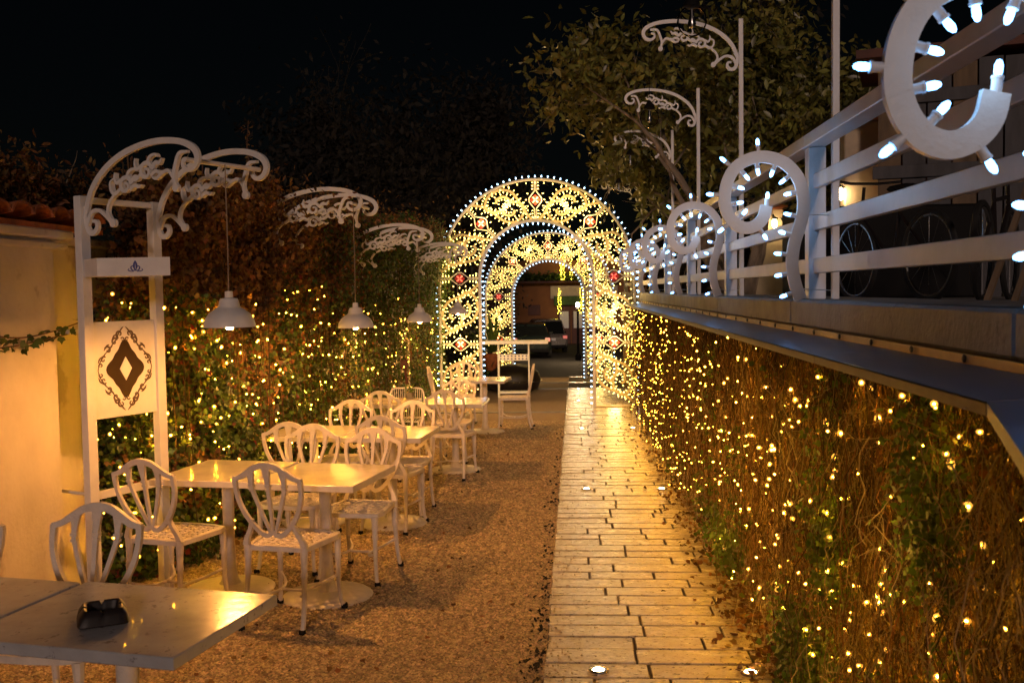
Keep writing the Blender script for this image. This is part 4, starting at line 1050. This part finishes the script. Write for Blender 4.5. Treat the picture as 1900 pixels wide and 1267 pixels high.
    for i in range(18):       # added unseen point lamps, making up for the weak light of the bulbs
        f = units[i % 8] if i < 16 else units[3 if i == 16 else 7]; px_, pz_ = f(.5 if i < 8 else .05, .5) if i < 16 else f(.95, .5)
        ld = bpy.data.lights.new('bulb_fill', 'POINT'); ld.energy = 9.0; ld.color = (1, .60, .17); ld.shadow_soft_size = .12
        lo = bpy.data.objects.new('bulb_fill', ld); COL.objects.link(lo); lo.parent = t; lo.location = (px_, -.09 if i % 2 else .09, max(.12, pz_))
    random.shuffle(warm)
    rest = MB()
    for i, (p, nn) in enumerate(warm):
        dirn = (nn[0], -.45, nn[1])
        if cnt < 300:
            o = link('bulb', wb, t, (p[0], -.034, p[1])); o.rotation_euler = rotm(dirn).to_euler(); cnt += 1
        else:
            mx = Matrix.Translation((p[0], -.034, p[1])) @ rotm(dirn)
            rest.lathe([(.005, -.008), (.0064, 0), (.0064, .012), (.0001, .021)], 5, mx=mx)
    o = rest.build('bulb', 'e_warm', t); o['kind'] = 'stuff'
    return t
arch(-.63, 16.8, 'front arch of warm and white bulbs with red stars, the larger one over the lane')
arch(-.665, 26.0, 'rear arch of bulbs seen through the front one, smaller in the picture')

# ------------------------------------------------------------------ things between the arches
st = thing('console_table', 'tall thin white console with blue patterned tile strip behind the front arch', 'console', (-1.07, 18.0, gz(18)))
zt = .775 - gz(18)
b = MB(); b.box((0, 0, zt), (1.18, .35, .06), bev=.004); b.build('top', 'white', st)
for sx in (-.31, .24):
    for sy in (-.12, .12):
        b = MB(); b.box((sx, sy, zt / 2 - .015), (.016, .016, zt - .03)); b.build('leg', 'white', st)
b = MB(); b.box((-.035, 0, .17 + .02), (.53, .24, .03), bev=.003); b.build('shelf', 'white', st)
b = MB(); b.box((-.035, -.125, zt - .27), (.53, .012, .11)); tp = b.build('tile_strip', 'white', st)
b = MB()
for k in range(8):
    for q in (0, 1):
        x0 = -.28 + k * .066 + .02; z0 = zt - .295 + q * .05
        b.add([(x0 - .018, -.1325, z0), (x0, -.1325, z0 - .018), (x0 + .018, -.1325, z0), (x0, -.1325, z0 + .018)], [(0, 1, 2, 3)])
b.build('tile_pattern', 'blue', tp)
eg = thing('round_pouf', 'large glossy black rounded seat lying on the gravel behind the console', 'pouf', (-1.22, 20.0, gz(20)))
b = MB(); b.lathe([(.0001, 0), (.30, .01), (.47, .10), (.535, .26), (.49, .42), (.34, .54), (.15, .585), (.0001, .59)], 36); b.build('shell', 'gloss_black', eg, smooth=True)
b = MB(); b.tube([(.545 * math.cos(a), .545 * math.sin(a), .26) for a in np.linspace(0, 2 * PI, 41)], .008, 5); b.build('highlight_ring', 'chrome', eg)  # steel ring shaped to give the bright edge highlight round the seat
yu = thing('potted_yucca', 'spiky green yucca in a terracotta pot behind the console', 'plant', (-1.72, 20.8, gz(20.8)))
b = MB(); b.lathe([(.19, 0), (.20, .40), (.19, .42)], 20); b.build('stand', 'darkleaf', yu, smooth=True)
b = MB(); b.lathe([(.14, .42), (.20, .70), (.215, .70), (.215, .76), (.18, .76), (.17, .70)], 24); b.build('pot', 'tile', yu, smooth=True)
k = 60
for q in range(k):
    a = random.random() * 2 * PI; el = random.uniform(.15, 1.45); L = random.uniform(.5, .95); b = MB()
    d = Vector((math.cos(a) * math.cos(el), math.sin(a) * math.cos(el), math.sin(el))); sd_ = Vector((-math.sin(a), math.cos(a), 0))
    pts = [Vector((0, 0, .80)) + d * L * s - Vector((0, 0, .25 * (1 - math.sin(el)) * s * s)) for s in (0, .35, .7, 1)]
    wv = [.02, .028, .02, .002]; vs = []
    for p, w_ in zip(pts, wv): vs += [tuple(p + sd_ * w_), tuple(p + Vector((0, 0, -.006))), tuple(p - sd_ * w_)]
    fs = []
    for i in range(3):
        for j in (0, 1): fs.append((i * 3 + j, i * 3 + j + 1, i * 3 + j + 4, i * 3 + j + 3))
    b.add(vs, fs); b.build('leaf', 'green2', yu)
leaves('undergrowth', rng.normal(size=(260, 3)) * (.22, .2, .12) + (0, 0, .22), .16, 'green', yu, shape='long', outward=(0, 0, 1), droop=-.6, kind='stuff')

# ------------------------------------------------------------------ cars and house in the background
def car(x, y, rz, paint, label, H=1.45, L=4.3, W=1.76):
    g = gz(y); t = thing('parked_car', label, 'car', (x, y, g), rz=rz)
    # stations from rear (y=0) to front, (y, halfwidth, zlow, zbelt, roofz, roofhalf)
    hb = H - .50
    S = [(0.0, .86, .42, .80, .80, .80), (.06, .95, .30, .86, .88, .82), (.25, 1, .24, .90, .98, .80), (.62, 1, .20, .92, H - .06, .74), (1.3, 1, .20, .92, H, .76), (2.3, 1, .20, .90, H - .02, .75), (3.05, 1, .20, .88, .98, .72), (3.9, .97, .22, .74, .80, .70), (4.2, .90, .30, .62, .66, .66), (4.3, .80, .38, .52, .56, .60)]
    V = []; F = []
    for (yy_, hw, zl, zb_, zr, rh) in S:
        w2 = W / 2; yy_ *= L / 4.3
        row = [(-hw * w2 * .9, zl), (-hw * w2, zl + .18), (-hw * w2, zb_ - .12), (-hw * w2 * .96, zb_), (-rh * w2, zr - .05 if zr > zb_ + .1 else zr), (-rh * w2 * .8, zr), (rh * w2 * .8, zr), (rh * w2, zr - .05 if zr > zb_ + .1 else zr), (hw * w2 * .96, zb_), (hw * w2, zb_ - .12), (hw * w2, zl + .18), (hw * w2 * .9, zl)]
        V += [(a, yy_, c) for a, c in row]
    n = 12
    for i in range(len(S) - 1):
        for k in range(n): F.append((i * n + k, i * n + (k + 1) % n, (i + 1) * n + (k + 1) % n, (i + 1) * n + k))
    F += [tuple(range(n)), tuple(range((len(S) - 1) * n, len(S) * n))[::-1]]
    b = MB(); b.add(V, F); b.build('body', paint, t, smooth=True)
    w2 = W / 2
    b = MB(); b.add([(-w2 * .80, .235, .94), (w2 * .80, .235, .94), (w2 * .70, .56, H - .13), (-w2 * .70, .56, H - .13)], [(0, 1, 2, 3)]); b.v = [(a, c - .035, d) for a, c, d in b.v]; b.build('rear_window', 'glass', t)
    for sx in (-1, 1):
        b = MB(); b.add([(sx * (w2 * .97 + .004), .62, .95), (sx * (w2 * .97 + .004), 2.9, .93), (sx * (w2 * .76 + .012), 2.3, H - .10), (sx * (w2 * .76 + .012), .85, H - .10)], [(0, 1, 2, 3)]); b.build('side_window', 'glass', t)
        b = MB(); b.box((sx * w2 * .80, .028, .80), (.22, .06, .16), bev=.02); b.build('tail_light', 'e_tail', t)
        b = MB(); b.box((sx * (w2 + .10), 2.75, .98), (.18, .10, .12), bev=.03); b.build('wing_mirror', paint, t)
        for yy_ in (.78, 3.35):
            mxw = Matrix.Translation((sx * (w2 - .09), yy_ * L / 4.3, .31)) @ Matrix.Rotation(PI / 2, 4, 'Y')
            wv = MB(); wv.lathe([(.19, -.10), (.30, -.10), (.315, -.07), (.315, .07), (.30, .10), (.19, .10)], 20, mx=mxw); wo = wv.build('wheel', 'tyre', t, smooth=True)
            wv = MB(); wv.lathe([(.0001, -.085), (.18, -.095), (.19, -.09), (.19, .09), (.18, .095), (.0001, .085)], 14, mx=mxw); wv.build('rim', 'chrome', wo)
    b = MB(); b.box((0, -.008, .70), (.52, .012, .12), bev=.003); b.build('number_plate', 'plate', t)
    b = MB(); b.box((0, .03, .34), (W * .86, .10, .16), bev=.03); b.build('bumper', 'black', t)
    return t
car(-1.85, 42.5, r(4), 'carblack', 'dark green black estate car with rear plate, parked nearest beyond the arches', H=1.50)
car(-1.2, 50.0, r(10), 'carsilver', 'grey brown people carrier parked ahead of the dark car', H=1.72, W=1.85)
GH = gz(60)
hs = thing('house', 'orange rendered house with dark canopy and posters on its doors beyond the cars', 'house', (-1.5, 60, GH))
b = MB(); b.box((-1, 4, 2.5), (18, 8, 5.0)); b.build('wall', 'orange', hs)
b = MB(); b.box((.5, -.35, 3.72), (7.5, .8, .12), bev=.02); b.build('canopy', 'darkwood', hs)
b = MB(); b.box((2.1, -.08, 3.1), (4.0, .16, .75)); b.build('fascia', 'cream', hs)
b = MB(); b.box((2.1, -.28, 2.6), (3.6, .30, .55), bev=.03); b.build('awning', 'awning', hs)
for k in range(4):
    b = MB(); b.box((.9 + .82 * k, -.06, 1.15), (.76, .10, 2.3), bev=.02); d = b.build('door', 'darkwood', hs)
    b = MB(); b.box((.9 + .82 * k, -.125, 1.45), (.52, .015, 1.0)); b.build('poster', 'plate', d)
    if k == 2:
        b = MB(); b.disc2((.9 + .82 * k, 1.45), .17, .01, y0=-.14, n=20); b.build('sign_disc', 'redplastic', d)
        b = MB(); b.box((.9 + .82 * k, -.149, 1.45), (.22, .006, .05)); b.build('sign_bar', 'plate', d)
b = MB(); b.box((-.9, -.04, 2.05), (.75, .06, .62), bev=.02); wd_ = b.build('wall_sign', 'darkwood', hs)
b = MB(); b.box((-2.8, -.05, 2.2), (.9, .08, 1.2)); wf = b.build('window', 'white', hs); b = MB(); b.box((-2.8, -.095, 2.2), (.76, .01, 1.06)); b.build('pane', 'glass', wf)
leaves('canopy_ivy', np.stack([-2.6 + rng.random(1800) * 6.6, -.5 + rng.normal(size=1800) * .2, 3.85 + np.abs(rng.normal(size=1800)) * .2], 1), .16, 'green', hs, kind='stuff')
yl = thing('curtain_lights', 'yellow light strings dangling from the house canopy beyond the cars', 'string lights', (-.3, 59.3, GH))
Q = []
for k in range(16):
    x0 = random.choice((-.6, -.3, .1, .4, .7, 1.4, 1.8, 2.2)) + random.gauss(0, .12); top = random.choice((5.3, 5.3, 3.3)); 
    for s in range(12): Q.append((x0 + random.gauss(0, .04), random.gauss(-.1, .03), top - s * .13))
Q = np.array(Q); o8 = np.array([(1, 0, 0), (0, 1, 0), (-1, 0, 0), (0, -1, 0), (0, 0, 1), (0, 0, -1)]) * .022
F0 = np.array([(0, 1, 4), (1, 2, 4), (2, 3, 4), (3, 0, 4), (1, 0, 5), (2, 1, 5), (3, 2, 5), (0, 3, 5)])
link('bulb', npmesh('bulb', (Q[:, None] + o8[None]).reshape(-1, 3), (F0[None] + (np.arange(len(Q)) * 6)[:, None, None]).reshape(-1, 3), 'e_yellow'), yl, kind='stuff')
b = MB()
for k in range(8): b.tube([(-.6 + k * .4, -.1, 5.3), (-.6 + k * .4, -.1, 3.8)], .004, 3)
b.build('wires', 'black', yl)
lp = thing('street_lamp', 'lit round lantern on a dark post at the right of the rear arch opening', 'street lamp', (.14, 40, gz(40)))
b = MB(); b.lathe([(.12, 0), (.12, .2), (.05, .3), (.045, 2.0), (.07, 2.05), (.02, 2.15)], 12); b.build('post', 'black', lp)
b = MB(); b.lathe([(.0001, 2.14), (.055, 2.17), (.08, 2.23), (.055, 2.29), (.0001, 2.32)], 14); b.build('globe', 'e_street', lp, smooth=True)

# ------------------------------------------------------------------ terrace behind the fence
tr = sheet('terrace', [1.63, 14], [-2, 32], lambda y: 1.58, 'concrete', 0)
def bike(x, y, rz, label):
    t = thing('bicycle', label, 'bicycle', (x, y, 1.58), rz=rz)
    for yy_ in (-.52, .52):
        mw = Matrix.Translation((0, yy_, .335)) @ Matrix.Rotation(PI / 2, 4, 'Y')
        b = MB(); b.tube([tuple(mw @ Vector((.325 * math.cos(a), .325 * math.sin(a), 0))) for a in np.linspace(0, 2 * PI, 33)], .022, 6); wo = b.build('wheel', 'tyre', t, smooth=True)
        b = MB(); b.tube([tuple(mw @ Vector((.298 * math.cos(a), .298 * math.sin(a), 0))) for a in np.linspace(0, 2 * PI, 33)], .010, 5)
        for k in range(14): b.tube([tuple(mw @ Vector((0, 0, 0))), tuple(mw @ Vector((.298 * math.cos(k * .4488), .298 * math.sin(k * .4488), 0)))], .0015, 3)
        b.build('rim', 'chrome', wo)
    b = MB()
    for P in ([(0, .52, .335), (0, .40, .80), (0, .38, .92)], [(0, .41, .76), (0, -.12, .70)], [(0, .42, .70), (0, -.05, .28)], [(0, -.05, .28), (0, -.16, .82)], [(0, -.05, .28), (0, -.52, .335)], [(0, -.13, .68), (0, -.52, .335)]): b.tube(P, .015, 6)
    b.build('frame', 'gloss_black', t)
    b = MB(); b.tube([(-.28, .30, .96), (-.12, .38, .95), (.12, .38, .95), (.28, .30, .96)], .012, 6); b.build('handlebar', 'chrome', t)
    b = MB(); b.box((0, -.17, .86), (.12, .26, .05), bev=.02); b.build('saddle', 'black', t)
    b = MB(); b.box((0, .50, .70), (.05, .04, .05), bev=.01); b.build('reflector', 'chrome', t)
bike(2.47, 8.0, r(14), 'dark bicycle standing end-on behind the fence, left one')
bike(3.0, 7.3, r(-32), 'dark bicycle behind the leaning slats at right')
tre = thing('wooden_slats', 'bare wooden slat rack leaning behind the fence at the right edge', 'slat rack', (2.2, 5.5, 1.58))
for k in range(5):
    b = MB(); b.tube([(.0 + k * .145, 0, .0), (.26 + k * .145, .02, .74)], .020, 4); b.build('slat', 'wood' if k != 3 else 'greywood', tre)
b = MB(); b.box((.42, .04, .70), (.8, .03, .05)); b.build('crosspiece', 'wood', tre)
b = MB(); b.box((0, 0, .42), (1.6, .8, .84), bev=.02); cb_ = b.build('storage_bin', 'black', loc=(2.85, 9.6, 1.58)); tag(cb_, 'large black storage bin behind the fence near the bicycles', 'bin')
cp = thing('pillar', 'cream rendered pillar lit by a lamp beyond the fence', 'pillar', (2.95, 10.6, 1.58))
b = MB(); b.box((0, 0, .9), (.36, .32, 1.8), bev=.02); b.build('shaft', 'cream', cp)
b = MB(); b.box((0, 0, 1.83), (.46, .42, .07), bev=.01); b.build('cap', 'tile', cp)
cp2 = thing('pillar', 'cream pillar with wall lantern seen through the second scroll light', 'pillar', (2.70, 14.2, 1.58))
b = MB(); b.box((0, 0, .6), (.40, .32, 1.2), bev=.02); b.build('shaft', 'cream', cp2)
b = MB(); b.box((0, 0, 1.23), (.5, .42, .07), bev=.01); b.build('cap', 'tile', cp2)
def lantern(x, y, z, label):
    ln = thing('lantern', label, 'lantern', (x, y, z))
    b = MB(); b.lathe([(.02, .10), (.045, .09), (.05, .075)], 8); b.build('hood', 'black', ln)
    b = MB(); b.lathe([(.0001, -.05), (.025, -.04), (.032, 0), (.028, .05), (.012, .075)], 10); b.build('light_bulb', 'e_lantern', ln, smooth=True)
    b = MB(); b.tube([(0, .0, .10), (0, .08, .14), (0, .16, .10)], .008, 5); b.build('arm', 'black', ln)
lantern(2.74, 13.86, 2.55, 'small lit lantern on the cream pillar seen through the second scroll light')
lantern(2.72, 10.4, 2.62, 'small lit lantern left of the bright cream pillar')
sh = thing('garden_shed', 'weathered grey board shed behind the fence at the top right', 'shed', (3.9, 9.6, 1.58), rz=r(-18))
for k in range(9):
    b = MB(); b.box((-.9 + k * .22, random.uniform(-.01, .01), 1.1), (.205, .03, 2.2 + random.uniform(-.05, .05)), bev=.003); b.build('board', 'greywood' if k % 3 else 'wood', sh)
for z_ in (.5, 1.2, 1.9):
    b = MB(); b.box((0, -.03, z_), (2.1, .035, .12), bev=.003); b.build('batten', 'greywood', sh)
b = MB(); b.box((0, .6, 2.32), (2.4, 1.5, .08)); b.build('roof', 'darkwood', sh)
b = MB(); b.box((0, .65, 1.1), (2.0, 1.2, 2.1)); b.build('shed_body', 'darkwood', sh)

# ------------------------------------------------------------------ trees
def branch(b, p, d, L, rad, depth, tips, spread=.75, up=.12):
    pts = [p.copy()]; rr = [rad]
    n = 5
    for i in range(n):
        d = (d + Vector([random.gauss(0, .16) for _ in range(3)]) + Vector((0, 0, up * .3))).normalized(); p = p + d * L / n; pts.append(p.copy()); rr.append(rad * (1 - .4 * (i + 1) / n))
        if depth <= 1: tips.append((p.copy(), d.copy()))
    b.tube([tuple(q) for q in pts], rr, 6 if depth > 1 else 4, cap=False)
    if depth > 0:
        for k in range(random.choice((2, 3, 3)) if depth > 1 else 3):
            nd = (d + Vector([random.gauss(0, spread) for _ in range(3)]) + Vector((0, 0, up))).normalized()
            branch(b, p.copy() if random.random() < .6 else pts[random.randint(2, n)].copy(), nd, L * random.uniform(.6, .85), rr[-1] * .75, depth - 1, tips, spread, up)
def tree(name, label, x, y, z, H, m, leafsize, per, stems, depth=4, lean=(0, 0), spread=.75, crown=.12, r0=.09, trunkm='bark', cat='tree', up=.12):
    t = thing(name, label, cat, (x, y, z)); b = MB(); tips = []
    for s in range(stems):
        a = 2 * PI * s / max(1, stems) + random.random()
        d = Vector((math.cos(a) * .45 * (stems > 1) + lean[0], math.sin(a) * .35 * (stems > 1) + lean[1], 1)).normalized()
        branch(b, Vector((math.cos(a) * .08 * (stems > 1), math.sin(a) * .08 * (stems > 1), 0)), d, H, r0 / math.sqrt(stems) * 1.3, depth, tips, spread, up)
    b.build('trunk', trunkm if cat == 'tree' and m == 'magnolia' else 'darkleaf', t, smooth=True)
    C = []
    for p, d in tips:
        for k in range(per): C.append(tuple(p + Vector([random.gauss(0, crown) for _ in range(3)])))
    C = np.array(C)
    if m == 'magnolia' and len(C):
        wz = C[:, 2] + z; wx = C[:, 0] + x; C = C[~(((wx < 1.0) & (wz < 3.35)) | ((wx < .3) & (wz < 3.75)) | (wz < 2.5))]
    if len(C): leaves('crown', C, leafsize * (.7 + .6 * rng.random(len(C))), m, t, shape='long', droop=.25, kind='stuff')
    return t, C
random.seed(21)
tree('magnolia_tree', 'broad evergreen magnolia with pale branches behind the fence and lamp poles', 2.2, 13.3, 1.55, 1.55, 'magnolia', .125, 13, 5, depth=4, lean=(-.18, -.05), spread=.62, crown=.17, r0=.16)
random.seed(5)
tree('dark_tree', 'tall dark tree trunk and branches at the far right against the night sky', 5.4, 19, 1.5, 3.0, 'darkleaf', .16, 3, 1, depth=4, spread=.5, crown=.3, r0=.32)
tree('dark_tree', 'dim reddish brown tree beyond the vine wall, left of the front arch', -5.6, 26, -.5, 1.7, 'darkleaf', .2, 7, 3, depth=4, spread=.6, crown=.3, r0=.25)
0 and tree('dark_tree', 'dim tree rising behind the vine wall in the middle distance', -6.2, 17, -.4, 1.55, 'darkleaf', .16, 7, 3, depth=4, spread=.6, crown=.28, r0=.22)
tree('dark_tree', 'tall bare dark tree far beyond the arches, left', -5.5, 34, -.8, 3.6, 'darkleaf', .2, 2, 2, depth=4, spread=.4, crown=.4, r0=.3)
0 and tree('dark_tree', 'dim dark tree filling the night behind the top of the front arch', -2.6, 38, -1.0, 3.0, 'darkleaf', .25, 5, 2, depth=4, spread=.5, crown=.4, r0=.3)
random.seed(11)
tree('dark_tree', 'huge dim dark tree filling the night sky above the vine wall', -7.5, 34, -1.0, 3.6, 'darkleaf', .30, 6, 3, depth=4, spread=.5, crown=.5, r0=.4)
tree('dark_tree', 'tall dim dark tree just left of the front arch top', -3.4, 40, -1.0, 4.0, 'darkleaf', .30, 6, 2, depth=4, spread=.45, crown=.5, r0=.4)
# dark hedge standing beyond the wall on the left
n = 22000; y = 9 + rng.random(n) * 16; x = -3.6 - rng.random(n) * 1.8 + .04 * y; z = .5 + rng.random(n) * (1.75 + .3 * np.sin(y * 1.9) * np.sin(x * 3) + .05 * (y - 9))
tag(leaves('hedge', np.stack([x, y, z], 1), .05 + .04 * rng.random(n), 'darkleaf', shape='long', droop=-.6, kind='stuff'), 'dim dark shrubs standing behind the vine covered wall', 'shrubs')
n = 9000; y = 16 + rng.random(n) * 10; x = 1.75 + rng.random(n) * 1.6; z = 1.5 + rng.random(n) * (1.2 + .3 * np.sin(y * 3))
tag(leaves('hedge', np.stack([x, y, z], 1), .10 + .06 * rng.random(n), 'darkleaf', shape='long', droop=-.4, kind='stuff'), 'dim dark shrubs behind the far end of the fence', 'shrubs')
# tall sapling stick above the second frame
sp = thing('sapling', 'thin leafy shoot standing up above the vine wall behind the second frame', 'sapling', (-2.95, 9.0, 2.3))
b = MB(); b.tube([(0, 0, 0), (.03, 0, .4), (-.01, 0, .75), (.01, 0, .98)], [.012, .009, .006, .003], 5); b.build('stem', 'stem', sp)
n = 90; zz = rng.random(n) * .95; leaves('foliage', np.stack([rng.normal(size=n) * .02, rng.normal(size=n) * .02, zz], 1), .05, 'brown', sp, shape='long', kind='stuff')
# cable drooping from the wall arch to the frames
